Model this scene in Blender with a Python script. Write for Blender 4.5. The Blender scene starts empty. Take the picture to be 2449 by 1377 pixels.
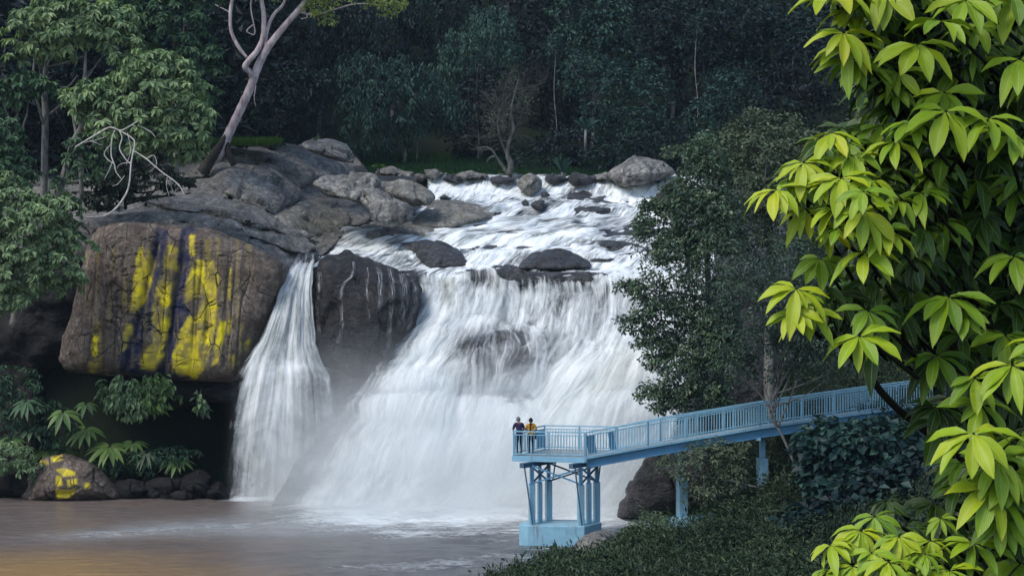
import bpy, bmesh, math
import numpy as np
from mathutils import Vector, Matrix, Quaternion

rng = np.random.default_rng(11)
SC = bpy.context.scene
COL = SC.collection
CAMZ, F, CX, CY = 11.5, 3770.0, 1224.5, 688.5
R = math.radians


def P(px, py, Y):
    return Vector(((px - CX) / F * Y, Y, CAMZ - (py - CY) / F * Y))


def Pn(px, py, Y):
    px = np.asarray(px, float); py = np.asarray(py, float); Y = np.asarray(Y, float) + px * 0
    return np.stack([(px - CX) / F * Y, Y, CAMZ - (py - CY) / F * Y], -1)


def smooth(x, a, b):
    t = np.clip((np.asarray(x, float) - a) / (b - a), 0, 1)
    return t * t * (3 - 2 * t)


# ---------------------------------------------------------------- noise
def _h(i, j, k, s):
    n = (i.astype(np.int64) * 374761393 + j.astype(np.int64) * 668265263 + k.astype(np.int64) * 2147483647 + s * 144665) & 0x7fffffff
    n = ((n ^ (n >> 13)) * 1274126177) & 0x7fffffff
    n = ((n ^ (n >> 15)) * 2246822519) & 0x7fffffff
    return ((n ^ (n >> 16)) & 0xffff) / 65535.0


def vnoise(p, s=0):
    p = np.asarray(p, float)
    f = np.floor(p); t = p - f; t = t * t * t * (t * (t * 6 - 15) + 10)
    i, j, k = (f[..., a].astype(np.int64) for a in range(3))
    u, v, w = (t[..., a] for a in range(3))
    def L(a, b, c): return a + (b - a) * c
    x00 = L(_h(i, j, k, s), _h(i + 1, j, k, s), u); x10 = L(_h(i, j + 1, k, s), _h(i + 1, j + 1, k, s), u)
    x01 = L(_h(i, j, k + 1, s), _h(i + 1, j, k + 1, s), u); x11 = L(_h(i, j + 1, k + 1, s), _h(i + 1, j + 1, k + 1, s), u)
    return L(L(x00, x10, v), L(x01, x11, v), w) - 0.5


def fbm(p, o=4, s=0, gain=0.5):
    p = np.asarray(p, float); a = 1.0; r = 0; q = p
    for k in range(o):
        r = r + a * vnoise(q, s + 17 * k); q = q * 2.03 + 3.1; a *= gain
    return r


def fbm2(x, y, o=4, s=0, gain=0.5):
    return fbm(np.stack([x, y, np.zeros_like(x) + 0.37], -1), o, s, gain)


def ridged(p, o=4, s=0):
    a = 1.0; r = 0; q = np.asarray(p, float)
    for k in range(o):
        r = r + a * (1 - np.abs(vnoise(q, s + 31 * k)) * 3.2); q = q * 2.1 + 1.7; a *= 0.5
    return r / 1.9


def facets(p, size, s=0, tilt=0.35, step=0.25):
    """fractured plates: every cell of a jittered grid is a tilted plane, in units of the cell size"""
    q = np.asarray(p, float) / size; f = np.floor(q).astype(np.int64)
    b1 = np.full(q.shape[:-1], 9.0); b2 = b1.copy(); v1 = np.zeros(b1.shape)
    for a in (-1, 0, 1):
        for b in (-1, 0, 1):
            for c in (-1, 0, 1):
                i, j, k = f[..., 0] + a, f[..., 1] + b, f[..., 2] + c
                r = [_h(i, j, k, s + m) for m in range(7)]
                d = np.stack([q[..., 0] - i - r[0], q[..., 1] - j - r[1], q[..., 2] - k - r[2]], -1)
                ds = np.sqrt((d ** 2).sum(-1)); v = tilt * 2 * ((r[3] - .5) * d[..., 0] + (r[4] - .5) * d[..., 1] + (r[5] - .5) * d[..., 2]) + step * (r[6] - .5)
                n = ds < b1; b2 = np.where(n, b1, np.minimum(b2, ds)); v1 = np.where(n, v, v1); b1 = np.where(n, ds, b1)
    return size * (v1 - 0.10 * np.exp(-((b2 - b1) / 0.07) ** 2))


# ---------------------------------------------------------------- object helpers
def tag(o, label=None, cat=None, group=None, kind=None):
    if label: o['label'] = label
    if cat: o['category'] = cat
    if group: o['group'] = group
    if kind: o['kind'] = kind
    return o


def empty(name, loc, label, cat, group=None):
    o = bpy.data.objects.new(name, None); COL.objects.link(o); o.location = loc
    return tag(o, label, cat, group)


def mesh_np(name, V, Fq, mat, parent=None, attrs=None, uv=None, flat=False, origin=None):
    """one mesh object from numpy vertices and equal-sized faces, vertices in world space"""
    V = np.asarray(V, np.float32).reshape(-1, 3); Fq = np.asarray(Fq, np.int32)
    if parent is not None: origin = parent.location
    if origin is not None: V = V - np.array(origin, np.float32)
    me = bpy.data.meshes.new(name)
    n, k = Fq.shape
    me.vertices.add(len(V)); me.vertices.foreach_set('co', V.ravel())
    me.loops.add(n * k); me.loops.foreach_set('vertex_index', Fq.ravel())
    me.polygons.add(n); me.polygons.foreach_set('loop_start', np.arange(0, n * k, k, dtype=np.int32))
    me.polygons.foreach_set('use_smooth', np.full(n, not flat))
    for an, av in (attrs or {}).items():
        me.attributes.new(an, 'FLOAT', 'POINT').data.foreach_set('value', np.asarray(av, np.float32).ravel())
    if uv is not None:
        l = me.uv_layers.new(name='UVMap'); l.data.foreach_set('uv', np.asarray(uv, np.float32)[Fq.ravel()].ravel())
    me.update(calc_edges=True)
    me.materials.append(mat)
    o = bpy.data.objects.new(name, me); COL.objects.link(o)
    if parent is not None: o.parent = parent
    elif origin is not None: o.location = origin
    return o


class MB:
    """collects boxes, bars and tubes into one mesh"""
    def __init__(s): s.v = []; s.f = []

    def add(s, vs, fs):
        b = len(s.v); s.v += [tuple(x) for x in vs]; s.f += [tuple(i + b for i in q) for q in fs]

    def bar(s, a, b, w, h, up=(0, 0, 1), bev=0.0):
        a = Vector(a); b = Vector(b); d = (b - a).normalized(); up = Vector(up)
        if abs(d.dot(up)) > 0.98: up = Vector((0.25, -1, 0))
        x = d.cross(up).normalized(); y = x.cross(d).normalized()
        c = [(-1, -1), (1, -1), (1, 1), (-1, 1)]
        vs = [p + x * (i * w / 2) + y * (j * h / 2) for p in (a, b) for i, j in c]
        s.add(vs, [(3, 2, 1, 0), (4, 5, 6, 7), (0, 1, 5, 4), (1, 2, 6, 5), (2, 3, 7, 6), (3, 0, 4, 7)])

    def prism(s, poly, z0, z1):
        n = len(poly)
        vs = [(p[0], p[1], z0) for p in poly] + [(p[0], p[1], z1) for p in poly]
        s.add(vs, [tuple(range(n - 1, -1, -1)), tuple(range(n, 2 * n))] + [(i, (i + 1) % n, n + (i + 1) % n, n + i) for i in range(n)])

    def tube(s, pts, rad, n=8, wob=0.0, seed=0):
        pts = [Vector(p) for p in pts]
        if np.isscalar(rad): rad = [rad] * len(pts)
        base = len(s.v); m = len(pts); x = None
        for i, p in enumerate(pts):
            d = (pts[min(i + 1, m - 1)] - pts[max(i - 1, 0)]).normalized()
            if x is None: x = d.orthogonal().normalized()
            x = (x - d * x.dot(d)).normalized(); y = d.cross(x)
            for k in range(n):
                a = 2 * math.pi * k / n
                r = rad[i] * (1 + wob * math.sin(3.1 * i + k * 2.3 + seed))
                s.v.append(tuple(p + (x * math.cos(a) + y * math.sin(a)) * r))
        for i in range(m - 1):
            for k in range(n):
                k2 = (k + 1) % n
                s.f.append((base + i * n + k, base + i * n + k2, base + (i + 1) * n + k2, base + (i + 1) * n + k))
        s.f.append(tuple(base + k for k in range(n - 1, -1, -1))); s.f.append(tuple(base + (m - 1) * n + k for k in range(n)))

    def build(s, name, mat, parent=None, smoothed=False, origin=None, bevel=0.0):
        o_ = Vector(parent.location) if parent is not None else Vector(origin or (0, 0, 0))
        if parent is not None and parent.parent is not None: o_ = o_ + Vector(parent.parent.location)
        me = bpy.data.meshes.new(name)
        me.from_pydata([tuple(Vector(v) - o_) for v in s.v], [], s.f); me.update()
        if smoothed: me.polygons.foreach_set('use_smooth', np.ones(len(me.polygons), bool))
        me.materials.append(mat)
        o = bpy.data.objects.new(name, me); COL.objects.link(o)
        if parent is not None: o.parent = parent
        elif origin is not None: o.location = o_
        if bevel:
            b = o.modifiers.new('bevel', 'BEVEL'); b.width = bevel; b.segments = 2; b.limit_method = 'ANGLE'
        return o


def spline(pts, n):
    """Catmull-Rom through points (any dimension), n samples"""
    p = np.asarray(pts, float); m = len(p)
    t = np.linspace(0, m - 1 - 1e-9, n); i = np.floor(t).astype(int); f = (t - i)[:, None]
    g = lambda k: p[np.clip(k, 0, m - 1)]
    p0, p1, p2, p3 = g(i - 1), g(i), g(i + 1), g(i + 2)
    return 0.5 * ((2 * p1) + (-p0 + p2) * f + (2 * p0 - 5 * p1 + 4 * p2 - p3) * f ** 2 + (-p0 + 3 * p1 - 3 * p2 + p3) * f ** 3)


def closed_spline(pts, n):
    p = np.asarray(pts, float); m = len(p)
    ln = np.linalg.norm(np.roll(p, -1, 0) - p, axis=1); cum = np.concatenate([[0], np.cumsum(ln)])
    s = np.linspace(0, cum[-1], n, endpoint=False); i = np.clip(np.searchsorted(cum, s, 'right') - 1, 0, m - 1)
    f = ((s - cum[i]) / np.maximum(ln[i], 1e-6))[:, None]
    g = lambda k: p[k % m]
    p0, p1, p2, p3 = g(i - 1), g(i), g(i + 1), g(i + 2)
    c = 0.5 * ((2 * p1) + (-p0 + p2) * f + (2 * p0 - 5 * p1 + 4 * p2 - p3) * f ** 2 + (-p0 + 3 * p1 - 3 * p2 + p3) * f ** 3)
    return 0.55 * c + 0.45 * (p1 * (1 - f) + p2 * f)


def in_poly(x, y, poly):
    r = np.zeros(x.shape, bool); n = len(poly)
    for i in range(n):
        x1, y1 = poly[i]; x2, y2 = poly[(i + 1) % n]
        c = ((y1 > y) != (y2 > y)) & (x < (x2 - x1) * (y - y1) / (y2 - y1 + 1e-9) + x1)
        r ^= c
    return r


# ---------------------------------------------------------------- node helpers
class NT:
    def __init__(s, name):
        s.m = bpy.data.materials.new(name); s.m.use_nodes = True; s.t = s.m.node_tree; s.t.nodes.clear()
        s.out = s.n('ShaderNodeOutputMaterial')

    def n(s, ty, **kw):
        n = s.t.nodes.new(ty)
        for k, v in kw.items(): setattr(n, k, v)
        return n

    def l(s, a, b): s.t.links.new(a, b)

    def val(s, sock, v):
        if isinstance(v, bpy.types.NodeSocket): s.l(v, sock)
        else: sock.default_value = v

    def math(s, op, a, b=0.0, c=0.0, clamp=False):
        n = s.n('ShaderNodeMath', operation=op, use_clamp=clamp)
        s.val(n.inputs[0], a); s.val(n.inputs[1], b); s.val(n.inputs[2], c)
        return n.outputs[0]

    def mix(s, f, a, b, mode='MIX'):
        n = s.n('ShaderNodeMix', data_type='RGBA', blend_type=mode, clamp_factor=True)
        s.val(n.inputs[0], f)
        for k, v in ((6, a), (7, b)):
            if isinstance(v, tuple): v = (*v[:3], 1)
            s.val(n.inputs[k], v)
        return n.outputs[2]

    def ramp(s, f, stops, interp='LINEAR'):
        n = s.n('ShaderNodeValToRGB'); n.color_ramp.interpolation = interp
        e = n.color_ramp.elements
        while len(e) < len(stops): e.new(0.5)
        for k, (p, c) in enumerate(stops):
            e[k].position = p; e[k].color = (c, c, c, 1) if np.isscalar(c) else (*c[:3], 1)
        s.val(n.inputs[0], f); return n.outputs[0]

    def noise(s, vec, scale, detail=6, rough=0.55, dist=0.0):
        n = s.n('ShaderNodeTexNoise'); s.l(vec, n.inputs['Vector'])
        n.inputs['Scale'].default_value = scale; n.inputs['Detail'].default_value = detail
        n.inputs['Roughness'].default_value = rough; n.inputs['Distortion'].default_value = dist
        return n.outputs[0]

    def mapping(s, vec, scale=(1, 1, 1), rot=(0, 0, 0), loc=(0, 0, 0)):
        n = s.n('ShaderNodeMapping'); s.l(vec, n.inputs[0])
        n.inputs['Scale'].default_value = scale; n.inputs['Rotation'].default_value = rot; n.inputs['Location'].default_value = loc
        return n.outputs[0]

    def pos(s): return s.n('ShaderNodeNewGeometry').outputs['Position']

    def uv(s): return s.n('ShaderNodeUVMap').outputs[0]

    def attr(s, name): return s.n('ShaderNodeAttribute', attribute_name=name).outputs['Fac']

    def bump(s, h, strength=0.5, dist=0.1, normal=None):
        n = s.n('ShaderNodeBump'); n.inputs['Strength'].default_value = strength; n.inputs['Distance'].default_value = dist
        s.l(h, n.inputs['Height'])
        if normal is not None: s.l(normal, n.inputs['Normal'])
        return n.outputs[0]

    def pbr(s, col, rough=0.7, normal=None, spec=0.4, metal=0.0):
        b = s.n('ShaderNodeBsdfPrincipled')
        if isinstance(col, tuple): col = (*col[:3], 1)
        s.val(b.inputs['Base Color'], col); s.val(b.inputs['Roughness'], rough)
        b.inputs['Specular IOR Level'].default_value = spec; b.inputs['Metallic'].default_value = metal
        if normal is not None: s.l(normal, b.inputs['Normal'])
        return b

    def done(s, shader):
        s.l(shader.outputs[0] if not isinstance(shader, bpy.types.NodeSocket) else shader, s.out.inputs[0]); return s.m


def rock_mat(name, dark, mid, light, rough=0.75, block=False, streak=0.5, grain=7.0, bump=0.7, stains=False, lichen=None, crack=0.5, spec=0.35, streakcol=None):
    t = NT(name); p = t.pos()
    warp = t.n('ShaderNodeTexNoise'); t.l(p, warp.inputs['Vector']); warp.inputs['Scale'].default_value = 0.35; warp.inputs['Detail'].default_value = 4
    va = t.n('ShaderNodeVectorMath', operation='MULTIPLY_ADD'); t.l(warp.outputs[1], va.inputs[0]); va.inputs[1].default_value = (2.5, 2.5, 2.5); t.l(p, va.inputs[2])
    q = va.outputs[0]
    n1 = t.noise(q, 0.5, 9, 0.62); n2 = t.noise(p, grain, 6, 0.7); n3 = t.noise(q, 1.9, 7, 0.65)
    col = t.ramp(n1, [(0.32, dark), (0.5, mid), (0.68, light)])
    col = t.mix(t.ramp(n3, [(0.40, 0.0), (0.60, 0.75)]), col, tuple(c * 0.5 for c in dark))
    pm = t.noise(p, 3.2, 10, 0.8, 0.6); col = t.mix(t.ramp(pm, [(0.54, 0.0), (0.66, 0.6)]), col, tuple(min(.62, c * 1.5) for c in light))
    st = t.noise(t.mapping(q, (2.2, 1.2, 0.16)), 1.0, 8, 0.6)
    col = t.mix(t.math('MULTIPLY', t.ramp(st, [(0.48, 0.0), (0.62, 1.0)]), streak), col, streakcol or tuple(c * 0.35 for c in dark))
    if lichen:
        li = t.noise(p, 1.1, 9, 0.75)
        col = t.mix(t.ramp(li, [(0.56, 0.0), (0.68, 0.75)]), col, lichen)
    col = t.mix(0.7, col, t.ramp(n2, [(0.34, 0.15), (0.62, 1.0)]), 'MULTIPLY')
    n4 = t.noise(p, grain * 3.5, 4, 0.7); col = t.mix(0.55, col, t.ramp(n4, [(0.38, 0.2), (0.6, 1.0)]), 'MULTIPLY')
    vo = t.n('ShaderNodeTexVoronoi', feature='DISTANCE_TO_EDGE'); t.l(t.mapping(q, (1, 1, 1.6), (0.3, 0.5, 0.2)), vo.inputs['Vector']); vo.inputs['Scale'].default_value = 0.3
    cr = t.math('MAXIMUM', t.ramp(vo.outputs['Distance'], [(0.0, 0.0), (0.022, 1.0)]), t.ramp(t.noise(p, 0.45, 5, 0.6), [(0.46, 1.0), (0.56, 0.0)]))
    lay = t.noise(t.mapping(q, (0.5, 0.5, 5.5), (0.18, 0.1, 0)), 1.0, 6, 0.6)
    col = t.mix(t.ramp(lay, [(0.50, 0.0), (0.60, 0.45)]), col, tuple(c * 0.5 for c in dark))
    col = t.mix(t.math('MULTIPLY', t.math('SUBTRACT', 1.0, cr), crack), col, tuple(c * 0.2 for c in dark))
    if block:
        bw = t.n('ShaderNodeVectorMath', operation='MULTIPLY_ADD'); t.l(warp.outputs[1], bw.inputs[0]); bw.inputs[1].default_value = (.5, .5, .7); t.l(p, bw.inputs[2])
        bq = t.mapping(bw.outputs[0], (1.15, 0.02, 0.62))
        b1 = t.n('ShaderNodeTexVoronoi', feature='DISTANCE_TO_EDGE'); t.l(bq, b1.inputs['Vector']); b1.inputs['Scale'].default_value = 1.0
        b2 = t.n('ShaderNodeTexVoronoi', feature='F1'); t.l(bq, b2.inputs['Vector']); b2.inputs['Scale'].default_value = 1.0
        sx = t.n('ShaderNodeSeparateColor'); t.l(b2.outputs['Color'], sx.inputs[0]); cellv = sx.outputs[0]
        crk = t.math('MULTIPLY', t.ramp(b1.outputs['Distance'], [(0.008, 1.0), (0.028, 0.0)]), t.ramp(t.noise(p, 0.9, 4), [(0.42, 0.0), (0.56, 1.0)]))
        vs_ = t.noise(t.mapping(q, (4.2, 0.6, 0.10)), 1.0, 6, 0.65)
        col = t.mix(t.ramp(vs_, [(0.40, 0.65), (0.52, 0.0)]), col, tuple(c * 0.45 for c in dark))
        col = t.mix(1.0, col, t.ramp(cellv, [(0.0, 0.72), (1.0, 1.0)]), 'MULTIPLY')
    if stains:
        for an, c1, c2 in (('navy', (0.006, 0.010, 0.065), (0.022, 0.028, 0.062)), ('yellow', (0.80, 0.66, 0.012), (0.55, 0.43, 0.05))):
            a = t.attr(an)
            if block and an == 'navy': a = t.math('MULTIPLY', a, t.ramp(t.noise(p, 1.3, 5), [(0.36, 0.35), (0.55, 1.0)]))
            if block and an == 'yellow': a = t.math('MULTIPLY', a, t.ramp(cellv, [(0.10, 0.35), (0.38, 1.0)]))
            cc = t.mix(t.ramp(t.noise(p, 1.6, 3), [(0.4, 0.0), (0.62, 1.0)]), c1, c2)
            col = t.mix(a, col, cc)
    if block: col = t.mix(crk, col, (0.012, 0.011, 0.012))
    h = t.math('ADD', t.math('MULTIPLY', n3, 0.6), t.math('ADD', t.math('MULTIPLY', n2, 0.4), t.math('ADD', t.math('MULTIPLY', cr, 0.2 * crack + 0.02), t.math('MULTIPLY', lay, -0.35))))
    b = t.pbr(col, rough, t.bump(h, bump, 0.35), spec)
    return t.done(b)


def leaf_mat(name, stops, transl=0.35, rough=0.55, spec=0.3):
    t = NT(name)
    col = t.ramp(t.attr('tone'), stops)
    b = t.pbr(col, rough, None, spec)
    tr = t.n('ShaderNodeBsdfTranslucent'); t.l(t.mix(1.0, col, (0.9, 1.0, 0.35), 'MULTIPLY'), tr.inputs[0])
    m = t.n('ShaderNodeMixShader'); m.inputs[0].default_value = transl; t.l(b.outputs[0], m.inputs[1]); t.l(tr.outputs[0], m.inputs[2])
    return t.done(m)


def bark_mat(name, a, b, c, sc=6.0):
    t = NT(name); p = t.pos()
    n = t.noise(t.mapping(p, (1, 1, 0.3)), sc, 7, 0.65); n2 = t.noise(p, 1.2, 4)
    col = t.mix(t.ramp(n2, [(0.4, 0.0), (0.6, 1.0)]), t.ramp(n, [(0.35, a), (0.6, b)]), t.ramp(n, [(0.3, a), (0.62, c)]))
    return t.done(t.pbr(col, 0.8, t.bump(n, 0.6, 0.05), 0.2))


# ---------------------------------------------------------------- foliage
def unit(a): return a / np.maximum(np.linalg.norm(a, axis=-1, keepdims=True), 1e-9)


def leaves_mesh(name, C, A, N, L, W, tone, mat, parent, droop=0.12, fold=0.12):
    """rhombic leaves folded along the midrib; C base, A axis, N normal"""
    A = unit(A); S = unit(np.cross(A, N)); N = np.cross(S, A)
    L = L[:, None]; W = W[:, None]
    mid = C + A * L * 0.5 + N * L * 0.04
    V = np.stack([C, mid + S * W * 0.5 + N * W * fold, C + A * L - N * L * droop, mid - S * W * 0.5 + N * W * fold], 1)
    n = len(C); b = np.arange(n)[:, None] * 4
    Fq = np.concatenate([b + np.array([0, 1, 2]), b + np.array([0, 2, 3])], 0)
    return mesh_np(name, V.reshape(-1, 3), Fq, mat, parent, {'tone': np.repeat(tone, 4)}, flat=True)


def blob_clumps(blobs, spacing, Y, rg, cov=2.2, up=0.25, front=0.78, inner=0.35):
    """clump centres on ellipsoid blobs given in picture pixels (px,py,rx,ry[,Y]); spacing in px"""
    cs, ns, bi = [], [], []
    B = []
    for b in blobs:
        y = b[4] if len(b) > 4 else Y
        s = y / F
        B.append((np.array(P(b[0], b[1], y)), np.array([b[2] * s, 0.5 * (b[2] + b[3]) * s * 0.9, b[3] * s]), b))
    for k, (c, r, b) in enumerate(B):
        n = max(6, int(cov * math.pi * b[2] * b[3] / spacing ** 2))
        d = rg.normal(size=(n, 3)); d = unit(d)
        d[:, 1] = np.where((d[:, 1] > 0) & (rg.random(n) < front), -d[:, 1], d[:, 1])
        d[:, 2] = np.where((d[:, 2] < 0) & (rg.random(n) < up), -d[:, 2], d[:, 2])
        rad = np.where(rg.random(n) < inner, rg.uniform(0.45, 0.85, n), rg.uniform(0.82, 1.08, n))
        lump = 1 + 0.35 * fbm(d * 2.2 + k * 7.3, 3, k)
        p = c + d * r * (rad * lump)[:, None]
        keep = np.ones(n, bool)
        for j, (c2, r2, _) in enumerate(B):
            if j != k: keep &= np.linalg.norm((p - c2) / r2, axis=1) > 0.62
        nn = unit(d / r)
        cs.append(p[keep]); ns.append(nn[keep]); bi.append(np.full(keep.sum(), k))
    return np.concatenate(cs), np.concatenate(ns)


def foliage(name, blobs, Y, spacing, per, leaf_px, mat, parent, rg, style='tuft', cov=2.2, aspect=0.45, clump_px=None, up=0.25, tone=(0.5, 0.2), front=0.78, inner=0.35, flat=0.0):
    C0, N0 = blob_clumps(blobs, spacing, Y, rg, cov, up, front, inner)
    n = len(C0); s = Y / F
    cr = (clump_px or spacing * 0.7) * s; L0 = leaf_px * s
    ct = np.clip(rg.normal(tone[0], tone[1], n), 0, 1)
    idx = np.repeat(np.arange(n), per); m = len(idx)
    upv = np.array([0, 0, 1.0])
    if style == 'rosette':
        ax = unit(N0 * 0.55 + upv * 0.8 + rg.normal(0, 0.15, (n, 3)))
        t1 = unit(np.cross(ax, np.array([0.3, 1, 0.1]))); t2 = np.cross(ax, t1)
        ang = (np.tile(np.arange(per), n) / per + np.repeat(rg.random(n), per)) * 2 * math.pi + rg.normal(0, 0.25, m)
        dr = np.where(np.tile(np.arange(per) % 4 == 0, n), 0.15, rg.uniform(0.4, 1.0, m))
        d = np.cos(ang)[:, None] * t1[idx] + np.sin(ang)[:, None] * t2[idx]
        A = unit(d - ax[idx] * dr[:, None])
        N = unit(ax[idx] + d * dr[:, None])
        C = C0[idx] + d * cr * 0.08 + rg.normal(0, cr * 0.05, (m, 3))
        L = L0 * rg.uniform(0.75, 1.15, m)
    elif style == 'hang':
        off = rg.normal(0, 1, (m, 3)) * np.array([0.6, 0.6, 1.0]) * cr * 0.6
        C = C0[idx] + off
        A = unit(np.stack([rg.normal(0, 0.45, m), rg.normal(0, 0.45, m), -rg.uniform(0.4, 1.4, m)], 1) + N0[idx] * 0.35)
        N = unit(N0[idx] + upv * 0.5 + rg.normal(0, 0.5, (m, 3)))
        L = L0 * rg.uniform(0.6, 1.3, m)
    else:
        q = rg.normal(0, 1, (m, 3)); q = unit(q) * (rg.random(m) ** 0.4)[:, None] * cr
        q[:, 2] *= 0.75
        C = C0[idx] + q
        N = unit(N0[idx] * 0.5 + upv * 0.75 + rg.normal(0, 0.45, (m, 3)))
        a = unit(q + N0[idx] * cr * 0.4 + rg.normal(0, 0.5 * cr, (m, 3))); A = unit(a - N * np.sum(a * N, 1, keepdims=True) * 0.7 - upv * 0.25)
        L = L0 * rg.uniform(0.6, 1.25, m)
    tn = np.clip(ct[idx] + rg.normal(0, 0.12, m), 0, 1)
    return leaves_mesh(name, C, A, N, L, L * aspect * rg.uniform(0.8, 1.2, m), tn, mat, parent), C0


def px_path(pts):
    """(px,py,Y,radius_px) list to world points and radii"""
    q = spline(pts, max(6, len(pts) * 4))
    return [P(a, b, c) for a, b, c, d in q], [d / F * c for a, b, c, d in q]


def tree(name, label, cat, blobs, Y, trunk, limbs, leafmat, barkmat, rg, group=None, base=None, crown_name='crown', nlimb=7, limb_px=4, **kw):
    """thing > trunk (with limbs), crown"""
    b = base or trunk[0]
    root = empty(name, P(b[0], b[1], b[2]), label, cat, group)
    o, C0 = foliage(crown_name, blobs, Y, mat=leafmat, parent=root, rg=rg, **kw)
    mb = MB()
    pts, rad = px_path(trunk); mb.tube(pts, rad, 9, 0.08)
    for L in limbs:
        p2, r2 = px_path(L); mb.tube(p2, r2, 7, 0.08)
    top = [Vector(p) for p in pts[len(pts) // 3:]]
    for k in range(nlimb):
        tgt = Vector(C0[rg.integers(len(C0))]); st = top[rg.integers(len(top))]
        midp = st.lerp(tgt, 0.5) + Vector(rg.normal(0, 0.12, 3)) * (tgt - st).length * 0.6
        q = spline([tuple(st), tuple(midp), tuple(tgt)], 7); r0 = limb_px / F * Y
        mb.tube(q, list(np.linspace(r0, r0 * 0.25, 7)), 5)
    mb.build('trunk', barkmat, root, True)
    return root
# ================================================================ light and air
SKYS, SUNE, SUNA, EXPO = 0.13, 1.5, 28.0, 0.72
MISTH, MISTD, HAZE = 10.5, 0.85, 0.00014
# ================================================================ materials
M_rock_dry = rock_mat('rock_dry', (0.24, 0.23, 0.21), (0.44, 0.42, 0.385), (0.60, 0.575, 0.53), 0.8, False, 0.45, 6, 0.8)
M_rock_tan = rock_mat('rock_tan', (0.29, 0.275, 0.23), (0.48, 0.46, 0.395), (0.62, 0.60, 0.53), 0.8, False, 0.35, 6, 0.75)
M_rock_pale = rock_mat('rock_pale', (0.26, 0.25, 0.23), (0.50, 0.485, 0.44), (0.68, 0.665, 0.62), 0.85, False, 0.75, 5, 0.9, streakcol=(0.03, 0.03, 0.032))
M_rock_wet = rock_mat('rock_wet', (0.04, 0.043, 0.048), (0.095, 0.098, 0.105), (0.20, 0.20, 0.21), 0.42, False, 0.3, 5, 1.0, spec=0.5)
M_rock_big = rock_mat('rock_boulder', (0.026, 0.026, 0.029), (0.072, 0.066, 0.067), (0.17, 0.155, 0.15), 0.6, False, 0.6, 8, 1.3, spec=0.4)
M_cliff = rock_mat('rock_cliff', (0.20, 0.15, 0.118), (0.38, 0.295, 0.235), (0.52, 0.42, 0.345), 0.8, True, 0.35, 6, 0.6, stains=True, crack=0.15)
M_bed = rock_mat('rock_bed', (0.05, 0.055, 0.062), (0.12, 0.125, 0.135), (0.24, 0.245, 0.25), 0.45, False, 0.3, 5, 0.9)
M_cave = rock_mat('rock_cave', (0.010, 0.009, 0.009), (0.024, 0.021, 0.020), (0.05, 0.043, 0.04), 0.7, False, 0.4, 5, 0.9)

# ================================================================ ground
def prof(xs, zs): return lambda x: np.interp(x, xs, zs)
RB = [(0, prof([-60, 60], [8.9, 8.9])),
      (14, prof([-60, -5, 10, 30], [5.0, 6.0, 6.6, 9])),
      (34, prof([-20, 0, 10, 20, 40], [-2.5, 2.0, 3.0, 4.6, 11])),
      (60, prof([-5, -3, -1.5, 0.5, 4, 9, 12, 20, 40], [-2.5, -1.2, 0, 0.5, 0.8, 1.0, 1.6, 4.2, 12])),
      (65, prof([-1, 0, 2, 4, 9, 13, 20, 40], [-2.5, -1, 0.0, 0.4, 0.8, 1.9, 4.8, 12])),
      (72, prof([3, 4.5, 6.5, 9, 12, 18, 25, 45], [-2.5, -1.5, 0.3, 1.0, 2.6, 5.2, 8, 15])),
      (90, prof([8, 10, 12, 16, 22, 40], [-2.5, 0, 2.5, 6.5, 10.5, 17])),
      (122, prof([8, 16, 20, 30, 60], [-2.5, 14, 19, 24, 34])),
      (150, prof([8, 16, 40, 80], [-2.5, 20, 27, 40])), (330, prof([0, 80], [-2.5, 10]))]


def gz(x, y):
    x = np.asarray(x, float); y = np.asarray(y, float)
    sh = 14 * (1 - smooth(x, -24, -13)) * smooth(y, 92, 106)
    zc = np.interp(y + sh, [0, 86, 90, 96, 122, 125, 138, 150, 262, 330], [-2.5, -2.5, -2.3, 6, 18.6, 20.4, 23.0, 27.5, 92, 100])
    zr = np.full(x.shape, -3.0); ys = [a for a, _ in RB]
    for k in range(len(RB) - 1):
        m = (y >= ys[k]) & (y <= ys[k + 1] + 1e-6)
        if m.any():
            f = (y[m] - ys[k]) / (ys[k + 1] - ys[k]); zr[m] = RB[k][1](x[m]) * (1 - f) + RB[k + 1][1](x[m]) * f
    zr = np.where(y < 0, 8.9, zr)
    zl = np.where(y > 78, np.clip((-31.0 - x) * 1.1, -3, 16), -3)
    zn = np.where(y < 45, 9.0 - 0.25 * np.maximum(y, 0), -3)
    z = np.maximum.reduce([zc, zr, zl, zn])
    return z + np.where(z > -2.0, 0.35 * fbm2(x / 6, y / 6, 3, 5), 0)


xs = np.concatenate([np.arange(-130, -40, 3.0), np.arange(-40, 45, 1.0), np.arange(45, 131, 3.0)])
ys = np.concatenate([np.arange(-30, 55, 2.0), np.arange(55, 150, 1.0), np.arange(150, 320, 5.0)])
GX, GY = np.meshgrid(xs, ys); GZ = gz(GX, GY)


def gridfaces(nv, nu):
    i = np.arange(nv - 1)[:, None] * nu + np.arange(nu - 1)[None]; i = i.ravel()
    return np.stack([i, i + 1, i + nu + 1, i + nu], 1)


t = NT('soil'); p = t.pos()
n1 = t.noise(p, 0.25, 8); n2 = t.noise(p, 5, 5)
c = t.mix(0.6, t.ramp(n1, [(0.35, (0.008, 0.014, 0.008)), (0.55, (0.014, 0.024, 0.012)), (0.7, (0.024, 0.023, 0.016))]), t.ramp(n2, [(0.3, 0.3), (0.7, 1.0)]), 'MULTIPLY')
M_soil = t.done(t.pbr(c, 0.95, t.bump(n2, 0.5, 0.2), 0.1))
o = mesh_np('ground', np.stack([GX, GY, GZ], -1).reshape(-1, 3), gridfaces(len(ys), len(xs)), M_soil); tag(o, kind='structure')

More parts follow.
